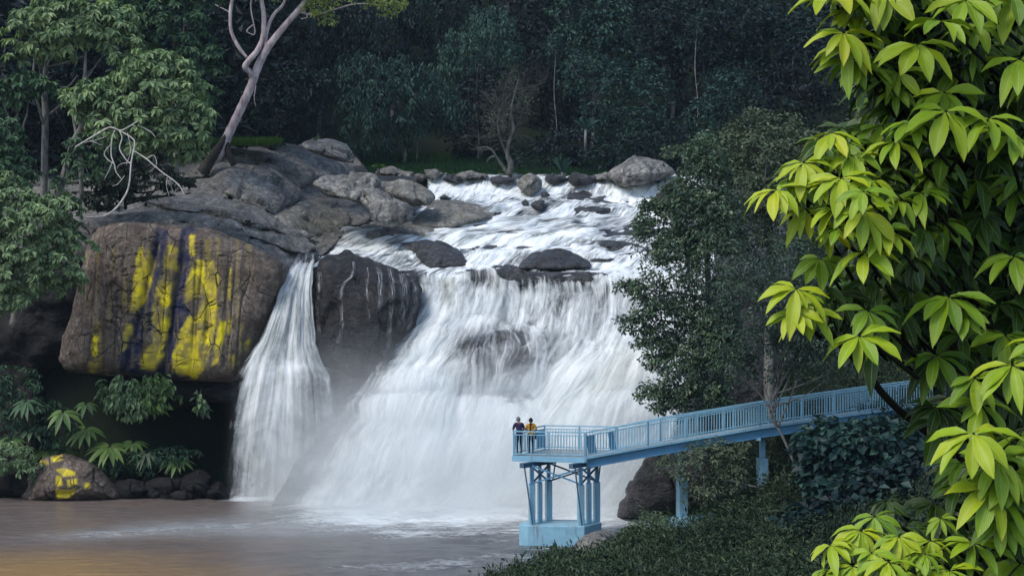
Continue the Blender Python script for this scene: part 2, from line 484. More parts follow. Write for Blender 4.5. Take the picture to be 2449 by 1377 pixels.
# ================================================================ depth profiles of the fall
CP = ([300, 418, 480, 540, 600, 648, 662, 700, 760, 800, 900, 1000, 1100, 1245], [140, 124, 116, 106, 98, 92.6, 91.6, 91.0, 89.9, 88.8, 86.8, 85.2, 83.9, 82.2])
LP = ([300, 330, 420, 500, 530, 600, 700, 900, 1150, 1190, 1260], [121, 116, 106, 97, 94, 93.2, 92.5, 92, 89.5, 87, 84])


ST = ([300, 418, 424, 470, 484, 500, 534, 548, 566, 596, 612, 644, 654, 662, 700], [140, 123.5, 118.5, 117.0, 114.6, 109.6, 108.0, 105.0, 101.2, 100.0, 96.2, 94.9, 92.4, 91.6, 91.0])


def rap_Y(PX, PY):
    f = smooth(PY, 420, 440) * (1 - smooth(PY, 612, 640))
    w = PY + f * (20 * fbm2(PX / 170, PY / 300, 3, 27) + 3.2 * np.sin(6.2832 * (PY / 21 + 2 * fbm2(PX / 120, PY / 80, 3, 26))))
    k = 0.75
    return k * np.interp(w, *ST) + (1 - k) * np.interp(PY, *CP) + 0.15


def Yt(px, py):
    c = np.interp(py, *CP); l = np.interp(py, *LP); w = smooth(px, 520, 900)
    return l * (1 - w) + c * w


# rock bed under everything
nu, nv = 300, 260
U, Vv = np.meshgrid(np.linspace(560, 1900, nu), np.linspace(345, 1265, nv))
top = 345 + 75 * smooth(U, 820, 900); V2 = top + (Vv - 345) / 920 * (1265 - top)
Yd = rap_Y(U, V2) + 0.45 + 1.1 * smooth(V2, 640, 700) + 5 * (1 - smooth(U, 570, 690)) * smooth(V2, 820, 900)
for x, y, rx, ry, a in ((1385, 468, 40, 12, 1.1), (1420, 500, 35, 9, 1.0), (1370, 527, 60, 6, .7), (1480, 585, 60, 10, 1.0), (1440, 622, 40, 9, .8), (1240, 566, 34, 14, .5), (1160, 690, 60, 12, .4), (1190, 510, 30, 6, .5), (1545, 545, 40, 7, .8)):
    Yd = Yd - a * np.exp(-((U - x) / rx) ** 2 - ((V2 - y) / ry) ** 2)
W = Pn(U, V2, Yd); W[..., 1] += 0.55 * fbm(W / 1.6, 5, 3)
o = mesh_np('rock_bed', W.reshape(-1, 3), gridfaces(nv, nu), M_bed); tag(o, kind='structure')
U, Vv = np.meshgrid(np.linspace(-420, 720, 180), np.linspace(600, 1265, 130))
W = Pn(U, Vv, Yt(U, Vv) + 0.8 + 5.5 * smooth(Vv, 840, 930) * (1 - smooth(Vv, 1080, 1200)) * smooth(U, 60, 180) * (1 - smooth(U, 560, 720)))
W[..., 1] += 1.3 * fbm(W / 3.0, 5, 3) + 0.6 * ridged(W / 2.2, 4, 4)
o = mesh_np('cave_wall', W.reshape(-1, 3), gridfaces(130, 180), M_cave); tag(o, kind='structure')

# dry rock of the left bank, into which slabs and boulders are set
nu, nv = 320, 150
U, Vv = np.meshgrid(np.linspace(-420, 1010, nu), np.linspace(352, 640, nv))
V2 = Vv + 70 * smooth(U, 820, 900) * (1 - smooth(Vv, 352, 640))
V2 = V2 + (545 - 640) * smooth(U, 720, 860) * smooth(Vv, 352, 640)
W = Pn(U, V2, Yt(U, V2) + 1.0)
W[..., 1] += 0.5 * fbm(W / 2.4, 5, 13) - 0.7 * facets(W, 2.6, 7, .5, .5); W[..., 2] += 0.25 * fbm(W / 2.5, 4, 19)
st_ = W[..., 1] * 1.1 + 0.5 * fbm(W / 2.0, 3, 15); W[..., 2] += 0.16 * (st_ - np.floor(st_)) ** 3
o = mesh_np('rock_bank', W.reshape(-1, 3), gridfaces(nv, nu), M_rock_dry); tag(o, kind='structure')


# ================================================================ water
def water_mat(name, tint, k=0.33, soft=0.3, su=5.0, sv=0.45, seed=0.0, amax=1.0, bmp=0.35, amp=3.0):
    """silky falling water: fine streaks along the flow (V of the UV map), gaps open to the rock behind"""
    t = NT(name); uv = t.mapping(t.uv(), loc=(seed, seed * 1.7, 0))
    a = t.noise(t.mapping(uv, (su, sv, 1)), 1.0, 8, 0.62, 0.25)
    b = t.noise(t.mapping(uv, (su * 0.28, sv * 0.55, 1)), 1.0, 5, 0.55, 0.4)
    d = t.noise(t.mapping(uv, (su * 3.2, sv * 1.3, 1)), 1.0, 5, 0.6)
    s = t.math('ADD', t.math('MULTIPLY', a, 0.5), t.math('ADD', t.math('MULTIPLY', b, 0.35), t.math('MULTIPLY', d, 0.15)))
    cov = t.attr('cover')
    e_ = t.noise(t.mapping(uv, (0.55, 0.30, 1)), 1.0, 7, 0.68, 1.6)
    s2 = t.math('ADD', t.math('MULTIPLY', s, 0.5), t.math('MULTIPLY', e_, 0.5))
    f = t.math('ADD', cov, t.math('ADD', t.math('MULTIPLY', t.math('SUBTRACT', s, 0.5), amp), t.math('MULTIPLY', t.math('SUBTRACT', e_, 0.5), 1.2)))
    f = t.math('DIVIDE', t.math('SUBTRACT', f, k), soft * 2)
    f = t.math('SMOOTH_MIN', f, 1.0, 0.25); f = t.math('MAXIMUM', f, 0.0)
    f = t.math('MULTIPLY', f, amax)
    col = t.mix(t.math('ADD', t.ramp(s2, [(0.36, 0.0), (0.54, 1.0)]), t.math('MULTIPLY', t.math('MAXIMUM', t.math('SUBTRACT', cov, 1.0), 0.0), 1.2), clamp=True), tint, (0.85, 0.88, 0.87))
    oc = t.attr('ochre')
    col = t.mix(t.math('MULTIPLY', oc, 0.6), col, (0.55, 0.54, 0.36))
    bs = t.pbr(col, 0.55, t.bump(s, bmp, 0.2), 0.15)
    bs.inputs['Subsurface Weight'].default_value = 0.0
    tp = t.n('ShaderNodeBsdfTransparent'); m = t.n('ShaderNodeMixShader')
    t.l(f, m.inputs[0]); t.l(tp.outputs[0], m.inputs[1]); t.l(bs.outputs[0], m.inputs[2])
    return t.done(m)


M_fall = water_mat('white_water', (0.43, 0.51, 0.51), 0.24, 0.5, 2.3, 0.30, bmp=0.22)
M_fall2 = water_mat('white_water_veil', (0.70, 0.75, 0.77), 0.62, 0.42, 3.5, 0.30, 13.0, 0.85)
M_rapid = water_mat('rapids_water', (0.27, 0.35, 0.36), 0.18, 0.42, 5.0, 0.36, 5.0, bmp=0.6, amp=4.2)
M_lfall = water_mat('thin_fall_water', (0.42, 0.50, 0.50), 0.34, 0.62, 3.4, 0.14, 3.0, 0.97, bmp=0.22)


def spots(PX, PY, lst):
    r = np.zeros(PX.shape)
    for x, y, rx, ry, a in lst:
        r += a * np.exp(-(((PX - x) / rx) ** 2 + ((PY - y) / ry) ** 2))
    return r


def sheet(name, rows, nu, nv, mat, parent, Yf, hf, cover, ochre=None, off=0.0, seed=0, skew=0.0):
    """a sheet of water between two edge lines; rows = (py, left px, right px)"""
    u = np.linspace(0, 1, nu)
    if isinstance(rows, tuple):          # two free edge lines
        le, re_ = (spline(e, nv) for e in rows)
        PX = le[:, :1] * (1 - u) + re_[:, :1] * u; PY = le[:, 1:] * (1 - u) + re_[:, 1:] * u
        tt = np.linspace(0, 1, nv)[:, None] + 0 * PX; span = np.mean(re_[:, 0] - le[:, 0])
        sag = 62 * fbm2(u[None] * 5 + seed * 3.1 + 0 * PX, PX * 0 + seed, 3, seed) * (1 - smooth(tt, 0.0, 0.5)); PY = PY + sag; PX = PX + 34 * fbm2(PY / 60, PY * 0 + seed, 3, 100 + seed) * (1 - u[None]) ** 2
    else:
        rows = np.asarray(rows, float)
        py = np.linspace(rows[0, 0], rows[-1, 0], nv); l = np.interp(py, rows[:, 0], rows[:, 1]) + 18 * fbm2(py / 42, py * 0 + 3.3, 3, 99) * smooth(py, 690, 740) * (name in ('main_drop', 'front_veil', 'rock_face')); r = np.interp(py, rows[:, 0], rows[:, 2])
        PX = l[:, None] + (r - l)[:, None] * u[None]; PY = np.repeat(py[:, None], nu, 1); tt = (PY - py[0]) / (py[-1] - py[0]); span = np.mean(r - l)
    Yd = Yf(PX, PY)
    W = Pn(PX, PY, Yd)
    du = np.gradient(W, axis=1); dv = np.gradient(W, axis=0)
    um = u[None] * span / F * np.mean(Yd) + np.zeros_like(PX); vm = np.cumsum(np.linalg.norm(dv, axis=-1), 0)
    um = um + skew * vm
    N = unit(np.cross(dv, du)); N = np.where((N[..., 1:2] > 0), -N, N)
    of = off(tt, u[None] + 0 * PX) if callable(off) else off
    W = W + N * (hf(um, vm, PX, PY, W) + of)[..., None]
    cv = cover(PX, PY, u[None] + 0 * PX, tt, um, vm)
    oc = ochre(PX, PY) if ochre else np.zeros(PX.shape)
    return mesh_np(name, W.reshape(-1, 3), gridfaces(nv, nu), mat, parent, {'cover': cv, 'ochre': oc}, np.stack([um, vm], -1).reshape(-1, 2))


def edge(u, a=0.05, b=0.05): return smooth(u / a, 0, 1) * (1 - smooth((u - 1 + b) / b, 0, 1))


fall = empty('waterfall', P(1180, 1215, 84), 'broad white waterfall thundering down the rock steps behind the blue viewing platform', 'waterfall')


def rap_h(um, vm, PX, PY, W):
    h = 0.22 * fbm(np.stack([um / 3.2, vm / 4.5, um * 0], -1), 4, 21)
    h += 0.22 * fbm(np.stack([um / 0.7, vm / 2.4, um * 0 + 4], -1), 3, 22)
    ph = vm / 3.4 + 1.7 * fbm(np.stack([um / 4.0, vm / 6, um * 0 + 1], -1), 3, 29); fr_ = ph - np.floor(ph)
    return h + 0.02 + 0.06 * np.sin(vm * 1.1 + 3.0 * fbm(np.stack([um / 5, vm / 8, um * 0], -1), 2, 2)) - 0.1


def rap_cov(PX, PY, u, v, um, vm):
    c = 0.70 + 0.6 * fbm(np.stack([um / 1.7, vm / 2.6, um * 0], -1), 3, 33)
    c += spots(PX, PY, [(1150, 455, 160, 26, .45), (1560, 470, 110, 45, .55), (1420, 450, 60, 14, .2), (1230, 560, 110, 40, .35), (1000, 600, 90, 30, .35), (1300, 660, 320, 14, .4),
                        (1180, 520, 90, 12, .2), (1480, 560, 120, 18, .15), (1500, 650, 90, 30, .4), (740, 600, 70, 20, .0), (730, 640, 30, 20, .4), (890, 600, 60, 14, .3),
                        (1385, 468, 40, 12, -.35), (1420, 500, 35, 9, -.3), (1260, 515, 60, 8, -.2), (1370, 527, 90, 8, -.2), (1180, 560, 60, 12, -.2), (1225, 545, 25, 18, -.25),
                        (1480, 585, 70, 10, -.25), (1440, 622, 40, 10, -.2), (830, 580, 60, 12, -.25), (1080, 590, 70, 25, -.25), (1340, 590, 120, 18, .15), (1540, 625, 70, 8, -.25)])
    return np.clip(c, 0.05, 1.2) * edge(u, 0.02, 0.02) * smooth(v, 0, 0.03) * np.where(PX < 1020, 1 - smooth(PY, 640, 660), 1 - smooth(PY - 26 * fbm2(PX / 55, PX * 0, 3, 52), 655, 692))




sheet('upper_cascade', [(417, 1012, 1680), (440, 1018, 1700), (480, 1015, 1710), (520, 985, 1720), (546, 835, 1720), (562, 745, 1720), (600, 705, 1720), (640, 690, 1720), (690, 690, 1720)],
      380, 240, M_rapid, fall, rap_Y, rap_h, rap_cov, None, 0.12, skew=0.35)
MAINROWS = [(644, 985, 1720), (700, 992, 1710), (780, 950, 1690), (850, 905, 1670), (920, 842, 1650), (1000, 780, 1640), (1100, 706, 1620), (1200, 650, 1560), (1250, 610, 1530)]


def main_Y(PX, PY):
    y = np.interp(PY, *CP)
    # ledges: the water leaps outward below them
    y -= 1.1 * smooth(PY, 780, 835) * np.exp(-((PX - 1210) / 120) ** 2) * (1 - smooth(PY, 900, 960))
    y -= 1.2 * smooth(PY, 800 - (PX - 1400) * 0.06, 900) * smooth(PX, 1290, 1420)
    y += 0.13 * np.sin(6.2832 * (PY / 118 + 1.5 * fbm2(PX / 190, PY / 260, 2, 28))) * smooth(PY, 665, 720) * (1 - smooth(PY, 1050, 1180))
    y -= 0.6 * smooth(PY, 880, 930) * (1 - smooth(PX, 1000, 1100)) + 0.5 * smooth(PY, 690, 720) * np.exp(-((PX - 1050) / 120) ** 2)
    return y


def main_h(um, vm, PX, PY, W):
    k = np.stack([um / 0.9, vm / 7.0, um * 0], -1)
    h = 0.14 * fbm(k, 4, 41) + 0.5 * fbm(np.stack([um / 2.6, vm / 5.5, um * 0], -1), 3, 43) + 0.15 * fbm(np.stack([um / 1.2, vm / 1.9, um * 0 + 5], -1), 3, 44) * smooth(PY, 780, 900)
    return h * smooth(PY, 650, 700) + 0.25 * rap_h(um, vm, PX, PY, W) * (1 - smooth(PY, 650, 700))


def main_cov(PX, PY, u, v, um, vm):
    c = 0.88 + 0.20 * smooth(PY, 770, 860) + 0.24 * fbm(np.stack([um / 2.5, vm / 6, um * 0], -1), 3, 51)
    c += spots(PX, PY, [(1160, 675, 75, 22, -.5), (1300, 672, 80, 26, -.65), (1400, 690, 60, 30, -.45), (1080, 690, 30, 40, -.2), (1450, 740, 60, 50, -.2),
                        (1330, 745, 50, 30, -.35), (1200, 852, 108, 58, -1.3), (1120, 905, 45, 25, -.35), (950, 790, 25, 50, -.2), (890, 930, 30, 40, -.35),
                        (830, 1010, 45, 60, -.45), (960, 920, 70, 40, .2), (1200, 990, 220, 90, .2), (1450, 980, 140, 90, .1), (1080, 760, 90, 40, .2), (800, 1110, 60, 70, -.5), (900, 1060, 40, 90, -.15),
                        (1500, 1140, 40, 80, -.35), (1340, 700, 90, 10, .1)])
    return np.clip(c, 0, 1.25) * edge(u, 0.04 + 0.16 * smooth(v, .1, .7), 0.04) * smooth(PY - 26 * fbm2(PX / 55, PX * 0, 3, 52), 640, 662)


def main_oc(PX, PY): return np.clip(spots(PX, PY, [(1070, 690, 16, 40, .8), (1190, 690, 14, 30, .45), (1480, 900, 70, 28, .55), (1340, 970, 30, 22, .35), (1500, 860, 50, 20, .4), (1430, 940, 40, 15, .5)]), 0, 1)


sheet('main_drop', MAINROWS, 420, 360, M_fall, fall, main_Y, main_h, main_cov, main_oc)
M_foam = water_mat('foam_tongue', (0.45, 0.53, 0.53), 0.26, 0.62, 3.4, 0.24, 23.0, bmp=0.3, amp=3.2)
M_strand = water_mat('water_strands', (0.38, 0.45, 0.46), 0.28, 0.5, 3.6, 0.22, 31.0, bmp=0.25, amp=3.6)


def soft_h(um, vm, PX, PY, W): return 0.20 * fbm(np.stack([um / 1.5, vm / 6.5, um * 0], -1), 4, 45) + 0.10 * fbm(np.stack([um / 0.45, vm / 5.0, um * 0], -1), 3, 46)


def bulge(d, a=0.16): return lambda tt, u: d * np.sin(np.clip(tt / a, 0, 1) * math.pi / 2) * (1 - np.abs(2 * u - 1) ** 4)


def tongue(le, re_, nu, nv, d, base, seed, mat=None, top=0.26, bot=0.25, ea=0.24, eb=0.10, fade=0.0, a=0.16, oc=None, name='foam_tongue'):
    def cov(PX, PY, u, v, um, vm):
        c = base + (0 if name == 'dome_veil' else 1) * spots(PX, PY, [(1200, 852, 108, 58, -1.1), (1150, 672, 40, 16, -.3), (1330, 668, 60, 14, -.35)]) + 0.3 * fbm(np.stack([um / 1.8, vm / 4, um * 0 + seed], -1), 3, seed) - fade * v
        return np.clip(c, 0, 1.3) * edge(u, ea, eb) * smooth(v + 0.10 * fbm2(um * 1.8, um * 0 + seed, 4, seed, .7), 0, top) * (1 - smooth(v, 1 - bot, 1))
    return sheet(name, (le, re_), nu, nv, mat or M_foam, fall, main_Y, soft_h, cov, oc or main_oc, bulge(d, a), seed)


tongue([(1000, 648), (1000, 690), (985, 740), (960, 790), (940, 830)], [(1520, 650), (1530, 700), (1530, 760), (1525, 820), (1510, 880)], 330, 130, .35, .62, 3, M_strand, .10, .25, name='strand_curtain')
tongue([(1020, 712), (985, 760), (945, 830), (890, 960), (800, 1130), (740, 1235)], [(1230, 700), (1225, 740), (1180, 830), (1120, 930), (1080, 1080), (1060, 1235)], 150, 220, .40, .92, 4)
tongue([(890, 880), (850, 930), (800, 1010), (735, 1120), (670, 1235)], [(1120, 880), (1110, 930), (1080, 1010), (1060, 1120), (1040, 1235)], 150, 160, .5, .80, 5, fade=.15, top=.4)
tongue([(1330, 832), (1290, 880), (1215, 950), (1130, 1060), (1060, 1235)], [(1700, 752), (1690, 800), (1655, 900), (1600, 1050), (1520, 1235)], 220, 200, .55, .98, 6)
tongue([(1110, 925), (1090, 960), (1060, 1040), (1020, 1130), (990, 1235)], [(1290, 890), (1280, 940), (1260, 1020), (1240, 1120), (1220, 1235)], 130, 150, .45, .8, 7, top=.45)
tongue([(1120, 800), (1095, 840), (1078, 890), (1068, 940), (1060, 990)], [(1300, 772), (1335, 815), (1350, 860), (1330, 900), (1290, 950)], 160, 120, 1.0, .34, 8, M_strand, .06, .3, name='dome_veil', a=.3)
tongue([(1085, 800), (1060, 830), (1040, 880)], [(1330, 790), (1330, 800), (1335, 812)], 150, 50, .75, .95, 9, top=.25, bot=.5)
sheet('front_veil', MAINROWS, 300, 220, M_fall2, fall, main_Y, main_h, lambda a, b, u, v, um, vm: np.clip(0.5 + 0.5 * fbm(np.stack([um / 2.0, vm / 5, um * 0], -1), 3, 61), 0, 1) * edge(u, .1, .06) * smooth(v, .5, .7), None, 1.3, seed=3)
# bed right behind the drop
rock_dome = None
sheet('rock_face', MAINROWS, 220, 200, M_bed, fall, main_Y, lambda um, vm, a, b, W: 0.55 * fbm(W / 1.7, 5, 71) + 0.25 * ridged(W / 1.2, 3, 72) - 0.1, lambda a, b, *k: np.ones(a.shape), None, -0.75)

lf = empty('waterfall', P(660, 1190, 85), 'narrow silky waterfall between the yellow-stained cliff and the big dark boulder', 'waterfall')
LROWS = [(612, 712, 752), (628, 704, 756), (645, 690, 752), (700, 662, 750), (760, 638, 756), (820, 612, 764), (868, 578, 788), (900, 556, 812), (1000, 528, 832), (1100, 506, 842), (1200, 490, 850)]


def lf_Y(PX, PY): return np.interp(PY, [612, 630, 660, 700, 760, 840, 862, 884, 920, 1000, 1200], [93.0, 90.6, 88.9, 88.1, 87.3, 86.75, 86.5, 86.1, 85.7, 85.2, 84.9]) + 0.6 * ((PX - 680) / 110) ** 2


def lf_h(um, vm, PX, PY, W): return 0.22 * fbm(np.stack([um / 0.5, vm / 6, um * 0], -1), 4, 81) + 0.15 * fbm(np.stack([um / 1.5, vm / 4, um * 0], -1), 2, 82)


def lf_cov(PX, PY, u, v, um, vm):
    c = 1.0 + spots(PX, PY, [(690, 880, 70, 10, .3), (742, 960, 36, 90, -.6), (725, 1100, 50, 80, -.35), (640, 1120, 90, 60, -.12), (740, 760, 20, 60, -.2), (640, 950, 55, 110, .12), (790, 940, 8, 70, .35), (700, 660, 30, 30, .3), (555, 1100, 30, 120, -.2), (655, 800, 30, 60, -.08)])
    return np.clip(c, 0, 1.1) * edge(u + 0.09 * fbm2(u * 9, v * 5, 4, 83, .65) * np.minimum(v * 4, 1), 0.09 + 0.20 * smooth(v, .4, .8), 0.09 + 0.20 * smooth(v, .4, .8)) * (1 - 0.22 * smooth(v, .6, 1))


sheet('falling_water', LROWS, 150, 240, M_lfall, lf, lf_Y, lf_h, lf_cov)
sheet('side_veil', LROWS, 110, 180, M_fall2, lf, lf_Y, lf_h, lambda a, b, *k: np.clip(lf_cov(a, b, *k) * 0.62, 0, 1), None, 0.28)

# thin trickles over the big dark boulder are part of its wet face (see boulders)

# ---------------------------------------------------------------- pool
px_ = np.arange(-62, 26, 0.16); py_ = np.concatenate([np.arange(34, 58, 0.6), np.arange(58, 94, 0.16)])
X, Y = np.meshgrid(px_, py_)
ppx = X / Y * F + CX; ppy = CY + CAMZ * F / Y
core = smooth(Y, 71.5, 81.0) * smooth(ppx, 520, 900) * (1 - smooth(ppx, 1560, 1700)) * (1 + 0.9 * fbm2(X / 4, Y / 2.2, 4, 7))
core = np.maximum(core, 0.80 * smooth(Y, 69.5, 76) * smooth(ppx, 700, 1080) * (0.70 + 1.5 * fbm2(X / 3, Y / 1.1, 4, 6)))
cen = 1292 - 0.0565 * ppx + 14 * fbm2(ppx / 160, ppx * 0 + 2, 3, 3)
line = 0.36 * np.exp(-((ppy - cen) / (9 + 16 * smooth(ppx, 100, 800))) ** 2) * (1 - smooth(ppx, 1000, 1300)) * smooth(ppx, -40, 250) * (0.9 + 0.9 * fbm2(X / 3, Y / 2, 3, 8))
left = 0.95 * np.exp(-((ppy - 1192) / 6.0) ** 2) * smooth(ppx, 470, 580) * (1 - smooth(ppx, 790, 880))
fleck = (0.12 + 0.34 * smooth(ppx, 500, 900)) * smooth(fbm2(X / 6, Y / 3, 3, 19), -0.05, 0.35) * smooth(Y, 60, 66)
foam = np.clip(np.maximum.reduce([core, line, left, fleck]), 0, 1)
turb = np.clip(foam + 0.2, 0, 1)
Z = 0.05 * fbm2(X / 1.6, Y / 0.9, 4, 2) + 0.20 * turb * fbm2(X / 1.3, Y / 0.8, 4, 4) + 0.10 * line + 0.25 * core * smooth(Y, 78, 82)
pale = np.clip(0.60 * np.exp(-((ppy - cen + 4) / (13 + 26 * smooth(ppx, 100, 900))) ** 2) * (1 - smooth(ppx, 950, 1250)) * smooth(ppx, -60, 350) * (0.8 + 0.7 * fbm2(X / 4, Y / 2, 3, 18)) + 0.55 * smooth(Y, 72, 80) * smooth(ppx, 520, 950), 0, .8)
silt = np.clip(1 - smooth(ppx, 150, 1150) + 0.3 * fbm2(X / 9, Y / 7, 3, 12), 0, 1)
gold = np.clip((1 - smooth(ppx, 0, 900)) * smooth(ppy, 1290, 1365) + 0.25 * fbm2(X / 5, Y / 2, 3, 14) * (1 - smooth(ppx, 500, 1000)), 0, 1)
t = NT('river_water'); p = t.pos()
r1 = t.noise(t.mapping(p, (0.8, 2.2, 1)), 1.0, 7, 0.6, 0.3); r2 = t.noise(t.mapping(p, (4.2, 11.0, 1)), 1.0, 6, 0.66)
fo = t.noise(t.mapping(p, (1.1, 3.4, 1)), 1.0, 9, 0.7, 0.8); fo2 = t.noise(t.mapping(p, (4, 8, 1)), 1.0, 5, 0.6, 0.3)
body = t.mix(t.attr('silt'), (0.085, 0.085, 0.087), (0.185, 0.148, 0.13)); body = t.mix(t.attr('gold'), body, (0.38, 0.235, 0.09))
body = t.mix(t.attr('pale'), body, (0.46, 0.50, 0.51)); body = t.mix(0.4, body, t.ramp(r1, [(0.35, 0.45), (0.65, 1.0)]), 'MULTIPLY')
f = t.math('ADD', t.attr('foam'), t.math('MULTIPLY', t.math('SUBTRACT', t.math('ADD', t.math('MULTIPLY', fo, 0.7), t.math('MULTIPLY', fo2, 0.3)), 0.5), 2.6))
f = t.ramp(f, [(0.38, 0.0), (0.95, 1.0)])
f = t.math('MULTIPLY', f, t.math('MINIMUM', t.math('MULTIPLY', t.attr('foam'), 3.0), 0.92))
col = t.mix(f, body, (0.74, 0.78, 0.79))
h = t.math('ADD', t.math('MULTIPLY', r1, 0.55), t.math('MULTIPLY', r2, 0.45))
b = t.pbr(col, t.math('ADD', 0.22, t.math('MULTIPLY', f, 0.5)), t.bump(h, 0.55, 0.3), 0.5)
M_pool = t.done(b)
o = mesh_np('river', np.stack([X, Y, Z], -1).reshape(-1, 3), gridfaces(len(py_), len(px_)), M_pool, None, {'foam': foam, 'silt': silt, 'gold': gold, 'pale': pale}); tag(o, kind='structure')


# ================================================================ rocks
def rock(name, label, outline, Y, thick, mat, k=0.25, seed=0, amp=0.18, q=2.0, nseg=110, nr=34, cat='boulder', group=None, attr=None, disp=None, back=None, freq=1.0, ridge=0.5, fc=None):
    """closed rock: front and back domes over an outline, leaning back with the slope by k"""
    ol = closed_spline(outline, nseg); c = ol.mean(0)
    if k >= 0.5: Y = float(Yt(np.array(c[0]), np.array(c[1]))) + 0.35 if c[0] < 940 else float(rap_Y(np.array([c[0]]), np.array([c[1]]))[0]) - 0.25
    elif c[0] > 1000 and c[1] < 650: Y = min(Y, float(rap_Y(np.array([c[0]]), np.array([ol[:, 1].max() - 2]))[0]) + 0.1)
    wob = fbm(np.stack([ol[:, 0] / 26, ol[:, 1] / 26, np.full(nseg, seed * 3.3)], -1), 3, seed)
    ol = c + (ol - c) * (1 + (0.02 if cat == 'cliff' else 0.075) * wob)[:, None]
    s = np.linspace(0, 1, nr); tt = np.sin(s * math.pi / 2) if q <= 2.5 else s ** 0.8
    bul = np.maximum(1 - tt ** q, 0) ** (1 / 2.0 if q <= 2.5 else 0.5)
    PX = c[0] + (ol[None, :, 0] - c[0]) * tt[:, None]; PY = c[1] + (ol[None, :, 1] - c[1]) * tt[:, None]
    base = Y + k * (Yt(PX, PY) - Yt(np.array(c[0]), np.array(c[1])))
    bk = thick if back is None else back
    Wf = Pn(PX, PY, base - thick * bul[:, None]); Wb = Pn(PX, PY, base + bk * bul[:, None])
    d = amp * (fbm(Wf / (2.2 / freq), 5, seed) + ridge * (ridged(Wf / (3.0 / freq), 4, seed + 5) - 0.5)) + 0.035 * fbm(Wf / 0.35, 3, seed + 9)
    if cat != 'cliff': d = d + (fc if fc is not None else (.5 if k >= .5 else .8)) * facets(Wf, 1.9 if thick > 1.4 else 0.9, seed, .42, .22)
    if disp is not None: d = d + disp(PX, PY)
    du = np.roll(Wf, -1, 1) - np.roll(Wf, 1, 1); dv = np.gradient(Wf, axis=0)
    N = unit(np.cross(du, dv)); N = np.where(N[..., 1:2] > 0.35, -N, N); N[0] = np.array([0, -1, 0.0])
    fade = (1 - 0.75 * tt ** 6)[:, None, None]
    d[0] = d[0].mean()
    Wf = Wf + N * d[..., None] * fade
    V = np.concatenate([Wf.reshape(-1, 3), Wb[:-1].reshape(-1, 3)], 0)
    i = np.arange(nr - 1)[:, None] * nseg + np.arange(nseg)[None]; j = np.arange(nr - 1)[:, None] * nseg + (np.arange(nseg)[None] + 1) % nseg
    ff = np.stack([i, j, j + nseg, i + nseg], -1).reshape(-1, 4)
    ob = nr * nseg; last = (nr - 1) * nseg
    bi = np.arange(nr * nseg); bi = np.where(bi >= last, bi, bi + ob)
    fb = bi[ff][:, ::-1]
    at = None
    if attr: at = {kk: np.concatenate([v.ravel(), v[:-1].ravel() * 0]) for kk, v in attr(PX, PY).items()}
    o = mesh_np(name, V, np.concatenate([ff, fb], 0), mat, None, at, origin=P(c[0], outline and max(a[1] for a in outline), Y))
    return tag(o, label, cat, group)


# ---- stained cliff
YEL = [[(335, 587), (361, 598), (371, 637), (361, 689), (345, 721), (330, 742), (309, 747), (314, 705), (324, 637)],
       [(301, 773), (316, 773), (314, 804), (298, 836), (285, 851), (293, 815)],
       [(395, 587), (426, 590), (424, 626), (429, 653), (418, 689), (408, 726), (405, 773), (395, 820), (366, 828), (363, 773), (366, 731), (377, 679), (387, 637)],
       [(361, 820), (392, 825), (387, 867), (366, 890), (335, 883), (335, 857)],
       [(465, 616), (490, 625), (495, 690), (481, 710), (439, 726), (442, 679), (452, 658)], [(498, 622), (510, 621), (523, 658), (518, 710), (515, 773), (510, 815), (492, 877), (471, 906), (418, 893), (411, 857), (429, 794), (450, 757), (471, 752), (485, 715), (494, 690)],
       [(526, 765), (539, 768), (533, 820), (518, 872), (505, 877), (510, 841)],
       [(570, 778), (583, 778), (581, 799), (570, 810)], [(588, 820), (601, 804), (596, 836), (586, 841)], [(545, 760), (553, 762), (550, 800), (543, 798)], [(548, 640), (554, 640), (553, 720), (547, 716)], [(556, 850), (562, 852), (558, 884), (553, 880)], [(452, 560), (466, 560), (466, 610), (454, 612)], [(222, 800), (236, 800), (232, 850), (220, 850)], [(215, 865), (230, 868), (228, 892), (216, 890)]]
NAV = [[(382, 543), (392, 548), (390, 595), (377, 673), (361, 731), (361, 773), (335, 815), (314, 857), (293, 872), (290, 846), (314, 794), (340, 731), (361, 700), (371, 637)],
       [(442, 548), (455, 543), (450, 600), (434, 653), (437, 689), (434, 731), (450, 752), (445, 778), (403, 794), (418, 815), (397, 867), (382, 898), (382, 867), (392, 820), (403, 773), (408, 731), (424, 689), (429, 637)],
       [(300, 850), (335, 884), (392, 896), (440, 905), (400, 912), (330, 905), (295, 890)]]


def stain(PX, PY):
    wx = PX + 5 * fbm2(PX / 14, PY / 18, 3, 91); wy = PY + 6 * fbm2(PX / 14, PY / 18, 3, 92)
    def m(polys):
        a = np.zeros(PX.shape)
        for dx, dy in ((0, 0), (2.5, 0), (-2.5, 0), (0, 3), (0, -3)):
            for q in polys: a += in_poly(wx + dx, wy + dy, q) / 5.0
        return np.clip(a, 0, 1)
    mot = np.clip(0.74 + 1.5 * fbm2(PX / 22, PY / 30, 3, 93), 0.2, 1)
    y = m(YEL) * mot
    drip = 0.3 * smooth(fbm2(PX / 9, PY / 120, 3, 94), 0.05, 0.4) * in_poly(PX, PY, [(200, 600), (600, 560), (620, 890), (190, 880)])
    return {'yellow': np.clip(y + drip * 0.6, 0, 1), 'navy': np.clip(np.maximum.reduce([in_poly(wx + o_, wy, q_) * 1.0 for q_ in NAV for o_ in (-9, -5, 0, 5, 9)]) * 0.95, 0, 1)}


